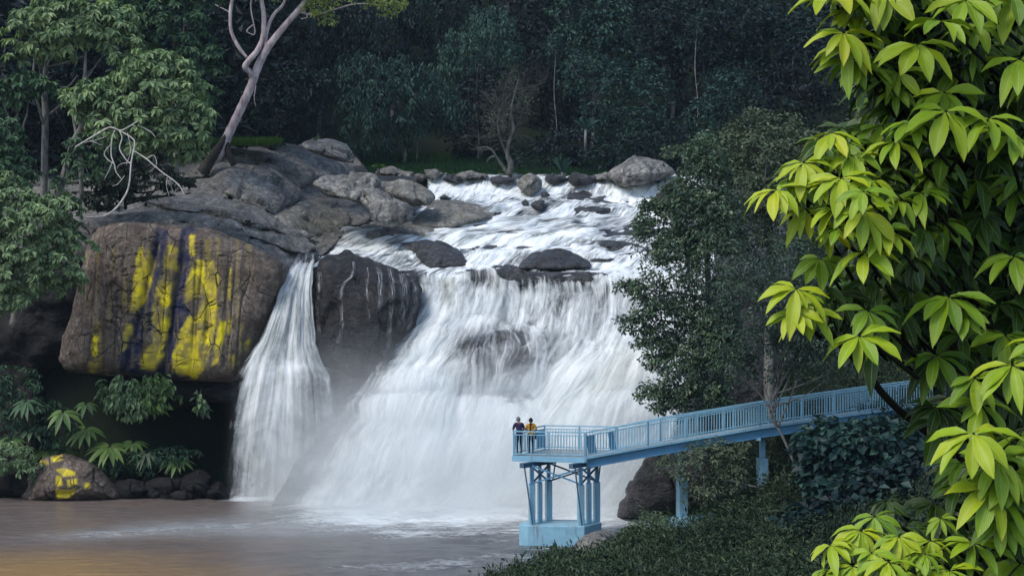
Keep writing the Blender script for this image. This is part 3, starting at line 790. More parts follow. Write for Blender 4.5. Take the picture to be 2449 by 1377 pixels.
def cliff_disp(PX, PY):
    g = -0.15 * np.exp(-((fbm2(PX / 34 + 0.002 * (PY - 700), PY / 400, 2, 95)) / 0.032) ** 2)
    a = fbm2(PX / 60, PY / 16 + 0.02 * PX / 16, 3, 96)
    g += -0.2 * np.exp(-(a / 0.025) ** 2) * smooth(fbm2(PX / 40, PY / 60, 2, 97), -0.1, 0.15)
    for px0, py0, px1, py1 in ((388, 530, 300, 880), (448, 530, 390, 880)):
        xx = px0 + (px1 - px0) * (PY - py0) / (py1 - py0); g += -0.32 * np.exp(-((PX - xx) / 7) ** 2)
    return g


def layered_rock_front(PX, PY): return 0.1 * np.sin(PY / 3.0 + 2 * fbm2(PX / 60, PY / 30, 3, 98))


rock('rock_cliff', 'overhanging brown cliff streaked with yellow and navy stains beside the narrow waterfall',
     [(232, 545), (300, 532), (385, 535), (450, 540), (520, 552), (590, 580), (650, 612), (690, 645), (668, 700), (640, 760), (610, 820), (585, 870), (568, 912), (520, 914), (440, 912), (350, 902), (250, 898), (165, 888), (142, 860), (148, 815), (172, 740), (190, 660), (208, 590)],
     89.0, 2.2, M_cliff, 0.0, 3, 0.10, q=11.0, nseg=300, nr=100, cat='cliff', attr=stain, disp=cliff_disp, back=5.0)
rock('rock_slab', 'sloping grey ledge forming the cap over the yellow-stained cliff', [(215, 528), (300, 508), (420, 512), (520, 528), (610, 560), (670, 592), (702, 622), (692, 650), (650, 622), (590, 590), (520, 562), (450, 548), (385, 543), (300, 540), (230, 552)],
     90.5, 1.6, M_rock_dry, 0.8, 4, 0.12, nseg=160, cat='rock slab', disp=layered_rock_front)
rock('rock_slab', 'dark overhung rock shelf under the stained cliff bottom, above the cave', [(300, 900), (420, 905), (560, 912), (575, 935), (560, 962), (480, 962), (400, 985), (330, 980), (280, 940)], 90.3, 1.5, M_rock_big, 0.0, 5, 0.15, cat='rock slab')
rock('rock_slab', 'broad domed grey slab on the hilltop right of the leaning tree foot', [(440, 405), (480, 381), (530, 362), (576, 354), (640, 347), (716, 345), (770, 358), (830, 390), (850, 410), (830, 425), (755, 432), (720, 450), (690, 470), (560, 440), (480, 420)], 108, 3.2, M_rock_dry, 0.75, 6, 0.2, cat='rock slab', nseg=120)
rock('rock_slab', 'rounded grey slab with dark side joint below the hilltop slab', [(499, 432), (530, 405), (563, 389), (633, 400), (685, 425), (722, 455), (702, 490), (659, 515), (610, 500), (569, 483), (518, 458)], 101, 3.0, M_rock_dry, 0.7, 7, 0.2, cat='rock slab', nseg=120)
rock('boulder', 'block-shaped boulder crowning the hilltop slab at the forest edge', [(716, 347), (752, 334), (787, 332), (825, 347), (842, 368), (843, 390), (800, 384), (740, 362)], 109, 2.2, M_rock_dry, 0.4, 8, 0.2)
rock('boulder', 'pale boulder with black vertical streaks in the middle of the left bank rocks', [(745, 440), (764, 424), (832, 416), (889, 414), (908, 430), (918, 455), (955, 480), (986, 498), (982, 528), (940, 540), (899, 536), (885, 505), (840, 480), (780, 470)], 101.5, 2.6, M_rock_pale, 0.3, 9, 0.3, nseg=120)
rock('boulder', 'grey boulder beside the pale streaked one, touching the upper cascade', [(900, 437), (953, 431), (995, 438), (1023, 450), (1039, 473), (1024, 490), (988, 494), (945, 478), (915, 462)], 107, 2.4, M_rock_tan, 0.3, 10, 0.22)
rock('rock_slab', 'tan wedge-shaped slab below the pale streaked boulder', [(655, 520), (690, 495), (723, 480), (780, 474), (825, 477), (863, 493), (889, 512), (884, 530), (832, 546), (800, 557), (755, 565), (704, 558), (670, 545)], 97.5, 1.9, M_rock_tan, 0.75, 11, 0.18, cat='rock slab')
rock('rock_slab', 'long brown rock ridge running down under the tan wedge', [(330, 482), (420, 470), (480, 461), (544, 476), (601, 497), (659, 526), (710, 548), (752, 562), (735, 572), (660, 560), (608, 544), (544, 527), (480, 510), (400, 500)], 96, 1.5, M_rock_dry, 0.8, 12, 0.15, nseg=130, cat='rock slab')
rock('rock_slab', 'lowest long rock ridge ending at the lip of the narrow waterfall', [(310, 508), (400, 505), (480, 511), (560, 527), (633, 552), (685, 562), (729, 569), (754, 590), (740, 606), (704, 603), (659, 580), (608, 556), (540, 538), (440, 524), (350, 520)], 93.6, 1.1, M_rock_dry, 0.8, 13, 0.14, nseg=130, cat='rock slab')
rock('rock_slab', 'smooth light grey-tan slab ending in the white rapids', [(980, 535), (1011, 502), (1036, 482), (1087, 478), (1138, 488), (1188, 502), (1178, 520), (1135, 530), (1087, 542), (1023, 545)], 104, 1.9, M_rock_tan, 0.7, 14, 0.12, cat='rock slab')
rock('rock_slab', 'flat tan slab with a mossy notch at the near edge of the rapids', [(842, 556), (876, 537), (966, 533), (1040, 546), (1025, 563), (979, 577), (911, 577), (863, 570)], 99, 1.3, M_rock_tan, 0.75, 15, 0.13, cat='rock slab')
rock('boulder', 'wet dark slanting rock rising from the rapids above the big boulder', [(955, 582), (1023, 574), (1071, 585), (1119, 614), (1122, 636), (1055, 642), (1015, 636), (990, 604)], 94.8, 1.5, M_rock_wet, 0.6, 16, 0.2)


def trick(PX, PY): return -0.18 * np.exp(-((PX - (822 - 0.12 * (PY - 640))) / 14) ** 2) - 0.2 * np.exp(-((PX - (800 + 0.9 * (640 - PY) * 0.4)) / 8) ** 2)


BIG = rock('boulder', 'huge dark domed boulder splitting the narrow and the broad waterfall', [(752, 665), (766, 626), (800, 604), (832, 601), (895, 625), (959, 645), (998, 665), (1012, 690), (1008, 740), (985, 790), (952, 832), (930, 885), (905, 930), (850, 930), (790, 890), (768, 840), (750, 760)], 89.6, 3.2, M_rock_big, 0.15, 17, 0.34, nseg=200, nr=70, back=2.5, disp=trick, fc=.22)
from mathutils.bvhtree import BVHTree
bv = BVHTree.FromPolygons([tuple(BIG.matrix_basis @ v.co) for v in BIG.data.vertices], [tuple(q.vertices) for q in BIG.data.polygons])
t = NT('trickle_water'); nz_ = t.noise(t.mapping(t.uv(), (9, 1.3, 1)), 1.0, 6, 0.7); bs = t.pbr((0.85, 0.88, 0.9), 0.5); tp = t.n('ShaderNodeBsdfTransparent'); mm = t.n('ShaderNodeMixShader')
t.l(t.math('MULTIPLY', t.attr('cover'), t.ramp(nz_, [(0.48, 0.0), (0.72, 0.9)])), mm.inputs[0]); t.l(tp.outputs[0], mm.inputs[1]); t.l(bs.outputs[0], mm.inputs[2]); M_trick = t.done(mm)
tr_root = empty('trickle', P(870, 900, 87), 'thin white trickles running down the face of the huge dark boulder', 'water trickle')
for ti, (pth, wd) in enumerate((([(846, 625), (843, 657), (824, 677), (815, 712), (819, 773), (806, 830), (796, 870)], 11), ([(930, 640), (935, 655), (939, 692), (934, 763), (929, 814), (922, 860), (912, 890)], 15), ([(962, 655), (968, 690), (965, 740), (955, 790)], 26), ([(990, 668), (995, 700), (988, 750), (970, 800)], 20), ([(765, 650), (762, 690), (757, 740), (764, 800), (772, 850)], 12), ([(880, 640), (878, 700), (884, 770)], 7), ([(906, 640), (910, 700), (905, 760)], 16))):
    q = spline(pth, 46); VV, UU, CC = [], [], []
    for i, (x, y) in enumerate(q):
        for s_ in (-1, -.33, .33, 1):
            d_ = (P(x + s_ * wd / 2, y, 90) - Vector((0, 0, CAMZ))).normalized(); hit = bv.ray_cast(Vector((0, 0, CAMZ)), d_)
            pt = hit[0] - d_ * 0.05 if hit[0] is not None else P(x + s_ * wd / 2, y, 89.6)
            VV.append(tuple(pt)); UU.append((s_ * wd / 40 + ti * 3, y / 40)); CC.append((1 - abs(s_)) ** .6 * (1 - (i / 45) ** 3) if abs(s_) < .9 else 0)
    mesh_np('trickle_strand', VV, gridfaces(46, 4), M_trick, tr_root, {'cover': CC}, np.array(UU))
rock('boulder', 'wet rock foot below the huge boulder, veiled by spray', [(735, 885), (800, 880), (900, 900), (935, 930), (885, 1010), (835, 1100), (800, 1225), (700, 1225), (690, 1000)], 88.2, 1.7, M_rock_big, 0.0, 18, 0.3, nseg=120)
rock('boulder', 'black domed rock in the middle of the broad waterfall with water streaming over it', [(1085, 880), (1110, 822), (1170, 792), (1250, 788), (1315, 822), (1335, 850), (1300, 885), (1240, 920), (1150, 950), (1100, 940)], 89.3, 2.3, M_rock_wet, 0.2, 26, 0.2, fc=.4)
rock('boulder', 'small dark rock in the notch at the top of the narrow waterfall', [(708, 626), (730, 606), (760, 604), (762, 622), (740, 640), (715, 640)], 92.2, 0.8, M_rock_wet, 0.3, 19, 0.12, nseg=50, nr=14)
rock('boulder', 'low dark dome parting the white water in mid rapids', [(1240, 640), (1262, 610), (1308, 596), (1357, 597), (1395, 614), (1414, 638), (1357, 646), (1290, 646)], 94.2, 1.4, M_rock_wet, 0.6, 20, 0.18)
rock('boulder', 'flat dark hump just left of the mid rapids dome', [(1160, 645), (1185, 632), (1215, 630), (1250, 642), (1245, 650), (1180, 652)], 93.3, 0.7, M_rock_wet, 0.6, 21, 0.1, nseg=50, nr=14)
rock('rock_slab', 'long black ledge from which the main drop begins', [(1085, 652), (1180, 644), (1260, 650), (1440, 652), (1455, 676), (1385, 692), (1250, 684), (1150, 692)], 91.75, 0.5, M_rock_wet, 0.3, 22, 0.14, nseg=110, cat='rock slab')
rock('boulder', 'large pale boulder at the top right rim of the rapids', [(1455, 416), (1474, 396), (1514, 378), (1540, 375), (1586, 388), (1615, 411), (1590, 427), (1537, 441), (1495, 447), (1462, 433)], 121, 3.0, M_rock_pale, 0.2, 23, 0.35)
rock('boulder', 'round two-toned boulder standing in the rim of the cascade below the bare tree', [(1237, 438), (1253, 419), (1276, 417), (1296, 431), (1293, 452), (1269, 472), (1246, 455)], 119, 1.3, M_rock_tan, 0.1, 24, 0.15, nseg=60, nr=18)
rock('boulder', 'brown rock half hidden by the leafy tree right of the rapids', [(1570, 470), (1592, 443), (1635, 440), (1680, 455), (1690, 500), (1620, 505)], 112, 2.5, M_rock_big, 0.3, 25, 0.2, nseg=60)
for i, (x, y, rx, ry, lab) in enumerate([(1064, 473, 12, 8, 'small black rock above the smooth tan slab'), (1302, 467, 10, 9, 'little dark rock right below the two-toned boulder'), (1287, 490, 17, 12, 'wet black rock in the white water under the two-toned boulder'),
                                         (1256, 486, 10, 8, 'tiny dark rock left of the wet black one in the upper cascade'), (1036, 416, 24, 11, 'grey rock at the left end of the cascade rim'), (1088, 427, 26, 10, 'flat dark rock on the cascade rim between two grey ones'),
                                         (1128, 421, 34, 11, 'long grey rock on the cascade rim left of the bare tree'), (1325, 428, 24, 8, 'dark rock on the cascade rim right of the two-toned boulder'), (1398, 428, 40, 7, 'long low dark rock on the rim towards the pale boulder'),
                                         (1446, 424, 26, 9, 'low grey rock tucked against the large pale boulder'), (1005, 425, 14, 10, 'small round rock at the left tip of the cascade'), (975, 420, 20, 11, 'grey stone next to the grassy tuft on the left rim'), (935, 412, 34, 14, 'weathered slab under the grassy tuft'), (1200, 430, 30, 9, 'dark rock below the foot of the bare tree')]):
    a = np.linspace(0, 2 * math.pi, 9)[:-1]
    rr = 1 + 0.18 * np.sin(a * 3 + i * 2.1) + 0.1 * np.cos(2 * a + i)
    rock('rock', lab, [(x + rx * r_ * math.cos(b), y + ry * r_ * math.sin(b)) for b, r_ in zip(a, rr)], float(Yt(np.array(float(x)), np.array(float(y)))) - 0.6, 0.8 + rx * 0.02, M_rock_wet if 'dark' in lab or 'black' in lab else M_rock_dry, 0.2, 40 + i, 0.12, nseg=44, nr=12, cat='rock')


def spots_y(PX, PY):
    a = np.zeros(PX.shape)
    for q in ([(130, 1120), (150, 1114), (180, 1125), (178, 1136), (150, 1138)], [(132, 1136), (146, 1138), (148, 1160), (132, 1164)], [(158, 1146), (186, 1142), (184, 1156), (162, 1166)], [(133, 1168), (170, 1172), (180, 1166), (176, 1184), (140, 1190), (132, 1180)], [(204, 1152), (218, 1155), (214, 1172), (202, 1170)], [(120, 1092), (148, 1086), (152, 1096), (126, 1102)], [(92, 1100), (115, 1098), (116, 1108), (96, 1110)]):
        for dx, dy in ((0, 0), (2, 0), (-2, 0), (0, 2), (0, -2)): a += in_poly(PX + dx + 3 * fbm2(PX / 8, PY / 8, 2, 5), PY + dy, q) / 5
    return {'yellow': np.clip(a, 0, 1) * 0.9, 'navy': a * 0}


rock('boulder', 'brown boulder with yellow patches at the left waterline', [(62, 1200), (66, 1150), (82, 1118), (110, 1092), (150, 1084), (195, 1092), (236, 1118), (268, 1150), (290, 1200)], 86.6, 2.0, M_cliff, 0.0, 60, 0.22, nseg=160, nr=54, attr=spots_y, fc=.15)
for i, (x, y, rx, ry, lab) in enumerate([(20, 1160, 60, 36, 'dark brown rock at the far left waterline'), (310, 1172, 50, 28, 'low dark shore rock right of the yellow-patched boulder'), (390, 1168, 52, 30, 'dark shore rock under the fern clump'), (468, 1160, 50, 32, 'brown shore rock beside the foot of the narrow waterfall'),
                                         (520, 1175, 36, 22, 'flat rock touching the narrow waterfall spray'), (430, 1186, 40, 14, 'low stone at the water edge before the brown shore rocks'), (250, 1188, 26, 12, 'small stone at the foot of the yellow-patched boulder'), (345, 1130, 60, 30, 'shadowed rock behind the shore rocks under the cliff')]):
    a = np.linspace(0, 2 * math.pi, 10)[:-1]; rr = 1 + 0.16 * np.sin(a * 3 + i * 1.7) + 0.1 * np.cos(2 * a + i)
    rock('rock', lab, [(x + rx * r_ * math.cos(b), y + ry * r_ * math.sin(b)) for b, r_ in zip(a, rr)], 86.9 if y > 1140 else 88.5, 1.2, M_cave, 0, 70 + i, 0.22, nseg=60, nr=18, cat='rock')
rock('boulder', 'big dark rock under the footbridge at the right edge of the broad waterfall', [(1480, 1235), (1500, 1180), (1512, 1140), (1550, 1095), (1610, 1078), (1680, 1090), (1720, 1140), (1730, 1240), (1600, 1255)], 79.0, 2.5, M_rock_big, 0.05, 80, 0.4, nseg=140, nr=44)
rock('boulder', 'pale rounded rock in the grass right in front of the platform footing', [(1368, 1320), (1378, 1295), (1402, 1276), (1440, 1266), (1470, 1276), (1480, 1300), (1460, 1330), (1400, 1335)], 66.5, 0.9, M_rock_pale, 0, 81, 0.15, nseg=70)
# ================================================================ blue viewing pier
def paint_mat(name, col, rust=0.25):
    t = NT(name); p = t.pos()
    n = t.noise(p, 2.2, 8, 0.7); s = t.noise(t.mapping(p, (5, 5, 0.5)), 1.0, 6, 0.65)
    c = t.mix(t.ramp(n, [(0.35, 0.0), (0.65, 1.0)]), tuple(a * 0.86 for a in col), tuple(min(1, a * 1.08) for a in col))
    c = t.mix(t.math('MULTIPLY', t.ramp(s, [(0.53, 0.0), (0.70, 1.0)]), rust), c, (0.16, 0.13, 0.10))
    return t.done(t.pbr(c, 0.5, t.bump(n, 0.15, 0.03), 0.4))


M_blue = paint_mat('pale_blue_paint', (0.23, 0.45, 0.58), 0.5)
M_blue2 = paint_mat('mid_blue_paint', (0.10, 0.26, 0.40), 0.25)
M_conc = paint_mat('blue_washed_concrete', (0.24, 0.44, 0.54), 1.0)
M_steel = paint_mat('dark_blue_steel', (0.05, 0.11, 0.17), 0.3)
t = NT('concrete_deck'); n = t.noise(t.pos(), 3, 7)
M_deck = t.done(t.pbr(t.ramp(n, [(0.3, (0.20, 0.22, 0.21)), (0.7, (0.33, 0.36, 0.34))]), 0.85, t.bump(n, 0.3, 0.02)))

FZ = 3.95
def fl(px, Y, z=FZ): return Vector(((px - CX) / F * Y, Y, z))
A_, B_, C_, D_ = fl(1227, 71.0), fl(1399, 70.3), fl(1472, 73.3), fl(1301, 74.0)
pier = empty('viewing_platform', (2.4, 72, 0), 'pale blue railed viewing platform on concrete columns with a long blue walkway rising right', 'viewing platform')


def railing(name, pts, mat, h=1.10, sp=0.132, posts=1.5, tw=0.055, extra=True, panel=None):
    mb = MB()
    for a, b in zip(pts[:-1], pts[1:]):
        a = Vector(a); b = Vector(b); L = (b - a).length; up = Vector((0, 0, 1))
        mb.bar(a + up * h, b + up * h, tw * 1.2, tw)
        mb.bar(a + up * (h - 0.15), b + up * (h - 0.15), tw * 0.7, tw * 0.7)
        mb.bar(a + up * 0.10, b + up * 0.10, tw * 0.8, tw * 0.8)
        if extra: mb.bar(a + up * (h - 0.28), b + up * (h - 0.28), tw * 0.55, tw * 0.55)
        npst = max(1, round(L / posts))
        for i in range(npst + 1):
            q = a.lerp(b, i / npst); mb.bar(q, q + up * (h + 0.0), tw, tw)
        nb = int(L / sp)
        for i in range(1, nb):
            q = a.lerp(b, i / nb); mb.bar(q + up * 0.10, q + up * (h - 0.15), 0.028, 0.028)
    o = mb.build(name, mat, pier)
    return o


mb = MB(); mb.prism([A_, B_, C_, D_], FZ - 0.06, FZ); mb.build('platform_deck', M_deck, pier)
mb = MB()
for a, b in ((A_, B_), (B_, C_), (C_, D_), (D_, A_)):
    n = (b - a).cross(Vector((0, 0, 1))).normalized() * 0.04
    mb.bar(a + n - Vector((0, 0, 0.115)), b + n - Vector((0, 0, 0.115)), 0.06, 0.25)
mb.build('edge_beam', M_blue, pier, bevel=0.008)
ins = Vector((0.03, 0.02, 0))
railing('railing', [A_ + Vector((.02, .03, 0)), B_ + Vector((-.02, .03, 0))], M_blue, extra=False)
railing('railing', [D_ + Vector((0.02, -.03, 0)), C_ + Vector((-.02, -.03, 0))], M_blue)
railing('railing', [A_ + Vector((.04, .1, 0)), D_ + Vector((.03, -.08, 0))], M_blue)
mb = MB()
v = A_.lerp(D_, 0.72); w = A_.lerp(D_, 0.97)
mb.bar(v + Vector((.05, 0, .52)), w + Vector((.05, 0, .52)), 0.02, 0.78)
mb.build('infill_panel', M_blue2, pier)

WF = [(1402, 1090, 70.4), (1550, 1066, 71.0), (1818, 1021, 72.2), (2055, 987, 73.2), (2205, 968, 74), (2560, 942, 75.5)]
front = [P(*q) for q in WF]; front[0].z = FZ
back = [q + Vector((0.75, 2.0, 0)) for q in front]; back[0] = C_.copy()
mb = MB()
for k in range(len(front) - 1):
    a, b, c, d = front[k], front[k + 1], back[k + 1], back[k]
    z = Vector((0, 0, 0.07))
    mb.add([a - z, b - z, c - z, d - z, a, b, c, d], [(3, 2, 1, 0), (4, 5, 6, 7), (0, 1, 5, 4), (1, 2, 6, 5), (2, 3, 7, 6), (3, 0, 4, 7)])
mb.build('walkway_deck', M_deck, pier)
mb = MB()
for line, s in ((front, -1), (back, 1)):
    for a, b in zip(line[:-1], line[1:]):
        mb.bar(a + Vector((0, 0.05 * s, -0.035)), b + Vector((0, 0.05 * s, -0.035)), 0.07, 0.10)
mb.build('deck_edge', M_blue, pier)
for line, s in ((front, 0.12), (back, -0.12)):
    mb = MB()
    for a, b in zip(line[:-1], line[1:]):
        z = Vector((0, s, -0.30)); mb.bar(a + z, b + z, 0.06, 0.34)
        for q in (0.0, -0.5): pass
        mb.bar(a + Vector((0, s, -0.485)), b + Vector((0, s, -0.485)), 0.2, 0.035)
    mb.build('girder', M_blue2, pier)
mb = None
fr = railing('railing', front, M_blue, posts=1.8, extra=False); bk = railing('railing', back, M_blue, posts=1.8, extra=False)
mb = MB()
for px0, px1 in ((1404, 1424), (1456, 1470)):
    f0 = (px0 - 1402) / 148; f1 = (px1 - 1402) / 148
    a = front[0].lerp(front[1], f0); b = front[0].lerp(front[1], f1)
    mb = MB(); mb.bar(a + Vector((0, 0.05, 0.52)), b + Vector((0, 0.05, 0.52)), 0.02, 0.80); mb.build('infill_panel', M_blue2, pier)

# footing: front edge lower right, chamfered
FT = [(1241, 70.75), (1262, 70.25), (1398, 69.85), (1439, 71.75), (1418, 73.0), (1285, 73.4), (1252, 72.4)]
FT = [(x, 70.3 + (y - 70.3) * .62) for x, y in FT]; poly = [((x - CX) / F * y, y) for x, y in FT]
mb = MB(); mb.prism(poly, -1.5, 0.93); mb.build('footing', M_conc, pier, bevel=0.04)
cols = [(1272, 70.85, 18, 10), (1291, 71.75, 14, 8), (1312, 72.7, 19, 9), (1389, 70.45, 19, 9), (1408, 71.4, 15, 8), (1427, 72.3, 18, 9)]
cols = [(x, 70.4 + (y - 70.4) * .62, a, b) for x, y, a, b in cols]
for x, y, w1, w2 in cols:
    s = y / F; cx = (x - CX) * s; c1 = w1 * s * 0.74; c2 = w2 * s
    mb = MB(); zt = 2.68
    mb.bar((cx, y, 0.92), (cx, y, zt), c1, c1 * 1.3); pl = mb.build('column', M_conc, pier, bevel=0.015)
    mb = MB(); mb.bar((cx, y, zt - 0.01), (cx, y, FZ - 0.46), c2 * 0.8, c2 * 1.1); mb.bar((cx, y, zt - .01), (cx, y, zt + 0.05), c1 * 0.9, c1 * 1.15); mb.build('steel_post', M_blue2, pl)
for xs_ in ((0, 2), (3, 5)):
    a = cols[xs_[0]]; b = cols[xs_[1]]
    pa = Vector(((a[0] - CX) / F * a[1], a[1], FZ - 0.35)); pb = Vector(((b[0] - CX) / F * b[1], b[1], FZ - 0.35)); d = (pb - pa).normalized()
    mb = MB(); mb.bar(pa - d * 0.65 + Vector((-.1, 0, 0)), pb + d * 0.5, 0.22, 0.21); mb.build('cap_beam', M_steel, pier)
def colp(i, z): x, y = cols[i][:2]; return Vector(((x - CX) / F * y, y, z))
for a, b in (((1254, 70.4, 3.55), (1274, 70.4, .95)), ((1375, 69.9, 3.55), (1392, 70.1, .95)), ((1437, 73.0, 3.55), (1431, 72.6, 2.6)), ((1330, 73.6, 3.6), (1322, 73.0, 2.6))):
    mb = MB(); mb.bar(fl(a[0], a[1], a[2]), fl(b[0], b[1], b[2]), 0.055, 0.055); mb.build('raking_strut', M_steel, pier)
for a, b, za, zb in ((0, 3, 3.55, 2.75), (3, 0, 3.45, 2.75), (2, 5, 3.55, 2.75), (5, 2, 3.45, 2.72), (0, 2, 3.5, 2.72), (3, 5, 3.5, 2.72), (2, 0, 3.45, 2.75), (5, 3, 3.4, 2.75)):
    mb = MB(); mb.bar(colp(a, za) + Vector((0, -0.1, 0)), colp(b, zb) + Vector((0, -0.1, 0)), 0.06, 0.07); mb.build('cross_brace', M_blue2 if a in (0, 3) else M_steel, pier)
# walkway pillars
for px, Y, ztop, zb in ((1631, 72.4, 4.6, 0.75), (1823, 73.2, 5.0, 0.5), (2052, 74.2, 5.6, 1.0)):
    x = (px - CX) / F * Y
    # deck height above
    fx = np.interp(x, [q.x for q in front], [q.z for q in front])
    mb = MB(); mb.bar((x, Y, zb), (x, Y, fx - 1.55), 0.42, 0.5); c = mb.build('pillar', M_conc, pier, bevel=0.02)
    mb = MB(); mb.bar((x, Y, fx - 1.56), (x, Y, fx - 0.62), 0.2, 0.26); mb.bar((x - .35, Y - 1.0, fx - 0.58), (x - .05 + .2, Y + 1.1, fx - 0.58), 0.24, 0.14); mb.build('steel_post', M_blue, c)
    mb = MB(); mb.bar((x - .75, Y - .3, zb - .05), (x + 1.7 if px < 1700 else x + .8, Y, zb + .1), 0.9, 0.55); mb.build('pillar_footing', M_conc, c, bevel=0.03)


# ================================================================ two visitors
def simple(name, col, rough=0.8):
    t = NT(name); n = t.noise(t.pos(), 25, 4)
    return t.done(t.pbr(t.mix(t.ramp(n, [(0.3, 0.0), (0.7, 1.0)]), tuple(c * 0.8 for c in col), col), rough, None, 0.2))


M_skin = simple('brown_skin', (0.20, 0.105, 0.065), 0.55); M_navy = simple('plum_navy_cotton', (0.035, 0.026, 0.075)); M_yel = simple('mustard_cotton', (0.62, 0.30, 0.025))
M_dark = simple('dark_denim', (0.008, 0.010, 0.020)); M_grey = simple('grey_hair', (0.16, 0.155, 0.15)); M_black = simple('black_hair', (0.012, 0.011, 0.012)); M_eye = simple('eye_dark', (0.02, 0.015, 0.01), 0.3)


def evaluated(o):
    dg = bpy.context.evaluated_depsgraph_get(); me = bpy.data.meshes.new_from_object(o.evaluated_get(dg)); return me


def person(label, loc, yaw, h, lean, arms, shirt, trousers, hair, hairmat, female=False, skirt=0.0):
    """one continuous body; arms = {side: (elbow, wrist)} in body space (x right, y ahead, z up)"""
    J = {}; E = []
    def j(n, p, r, par=None):
        J[n] = (np.array(p, float), r)
        if par: E.append((par, n))
    sw = 0.165 if female else 0.18; hw = 0.095
    cl, sl = math.cos(lean), math.sin(lean)
    def up(p):
        x, y, z = p; z0 = z - 0.93
        return (x, y * cl + z0 * sl, 0.93 + z0 * cl - y * sl)
    j('pelvis', (0, 0, .93), (.145, .105))
    j('belly', up((0, 0, 1.07)), (.115 if female else .13, .095), 'pelvis'); j('chest', up((0, 0, 1.26)), (.14 if female else .155, .105), 'belly')
    j('neckb', up((0, 0, 1.40)), (.065, .06), 'chest'); j('neck', up((0, .01, 1.47)), (.048, .05), 'neckb')
    hand_pts = {}
    for s, side in ((-1, 'L'), (1, 'R')):
        j('sh' + side, up((s * sw, 0, 1.375)), (.055, .055), 'neckb')
        el, wr = arms[side]
        j('el' + side, up(el), (.040, .040), 'sh' + side); j('wr' + side, up(wr), (.026, .03), 'el' + side)
        e_, w_ = np.array(up(el)), np.array(up(wr)); d = (w_ - e_) / np.linalg.norm(w_ - e_)
        sd = np.cross(d, (0, 0, 1)); sd = sd / max(np.linalg.norm(sd), 1e-6); dn = np.cross(sd, d); dn = dn if dn[2] < 0 else -dn
        j('pa' + side, w_ + d * .06, (.038, .018), 'wr' + side)
        for f in range(4):
            off = sd * (f - 1.5) * .021; L = (.068, .078, .073, .058)[f]
            j('k%d' % f + side, w_ + d * .095 + off, (.0095, .0095), 'pa' + side)
            j('m%d' % f + side, w_ + d * (.095 + L * .55) + off + dn * .012, (.0088, .0088), 'k%d' % f + side)
            j('t%d' % f + side, w_ + d * (.095 + L * .85) + off + dn * .034, (.0078, .0078), 'm%d' % f + side)
        j('th' + side, w_ + d * .045 - sd * s * .038, (.0105, .0105), 'pa' + side)
        j('tt' + side, w_ + d * .085 - sd * s * .058 + dn * .015, (.009, .009), 'th' + side)
        j('hip' + side, (s * hw, 0, .86), (.092, .095), 'pelvis'); j('kn' + side, (s * (hw + .01), .025, .49), (.058, .06), 'hip' + side)
        j('an' + side, (s * (hw + .015), -.02, .09), (.04, .042), 'kn' + side); j('he' + side, (s * (hw + .015), -.04, .045), (.038, .038), 'an' + side); j('to' + side, (s * (hw + .035), .15, .03), (.036, .026), 'an' + side)
    names = list(J); me = bpy.data.meshes.new('skeleton')
    me.from_pydata([tuple(J[n][0]) for n in names], [(names.index(a), names.index(b)) for a, b in E], [])
    o = bpy.data.objects.new('skeleton', me); COL.objects.link(o)
    o.modifiers.new('s', 'SKIN'); sub = o.modifiers.new('u', 'SUBSURF'); sub.levels = 1
    sv = me.skin_vertices[0].data
    for i, n in enumerate(names): sv[i].radius = J[n][1]; sv[i].use_root = (n == 'pelvis')
    b1 = evaluated(o); bm = bmesh.new(); bm.from_mesh(b1)
    hc = np.array(up((0, .02, 1.585)))
    def ball(c, r, seg=16):
        m = Matrix.Translation(Vector(c)) @ Matrix.Diagonal((*r, 1)); bmesh.ops.create_uvsphere(bm, u_segments=seg, v_segments=seg // 2 + 2, radius=1, matrix=m)
    ball(hc, (.074, .092, .112)); ball(hc + (0, .05, -.05), (.052, .052, .06)); ball(hc + (0, .098, -.012), (.014, .018, .024)); ball(hc + (0, .093, -.055), (.024, .011, .010))
    for s in (-1, 1): ball(hc + (s * .076, -.004, -.008), (.012, .022, .032)); ball(hc + (s * .03, .083, .018), (.016, .01, .007))
    b2 = bpy.data.meshes.new('b'); bm.to_mesh(b2); bm.free()
    o2 = bpy.data.objects.new('b', b2); COL.objects.link(o2)
    rm = o2.modifiers.new('r', 'REMESH'); rm.mode = 'VOXEL'; rm.voxel_size = 0.0085; sm = o2.modifiers.new('sm', 'SMOOTH'); sm.factor = 0.5; sm.iterations = 2
    body = evaluated(o2); bpy.data.objects.remove(o); bpy.data.objects.remove(o2)
    sc = h / 1.70; n = len(body.vertices); V = np.empty(n * 3, np.float32); body.vertices.foreach_get('co', V); V = V.reshape(-1, 3).astype(float)
    Nn = np.empty(n * 3, np.float32); body.vertices.foreach_get('normal', Nn); Nn = Nn.reshape(-1, 3)
    # nearest bone per vertex
    best = np.full(n, 9.0); bone = np.zeros(n, int); par = np.zeros(n)
    for k, (a, b) in enumerate(E):
        pa, pb = J[a][0], J[b][0]; d = pb - pa; tt = np.clip(((V - pa) @ d) / (d @ d), 0, 1); ds = np.linalg.norm(V - pa - tt[:, None] * d, axis=1) - 0.5 * max(J[a][1])
        m = ds < best; best[m] = ds[m]; bone[m] = k; par[m] = tt[m]
    hd = np.linalg.norm(V - hc, axis=1) < .12
    bn = [b for a, b in E]
    def mask(f): return np.array([f(bn[k], p_) for k, p_ in zip(bone, par)]) & ~hd
    legsel = mask(lambda b, p_: b[:3] == 'hip' or b[:2] == 'kn' or (b[:2] == 'an' and p_ < .93))
    if not female: legsel |= mask(lambda b, p_: b == 'belly' and p_ < 0.15)
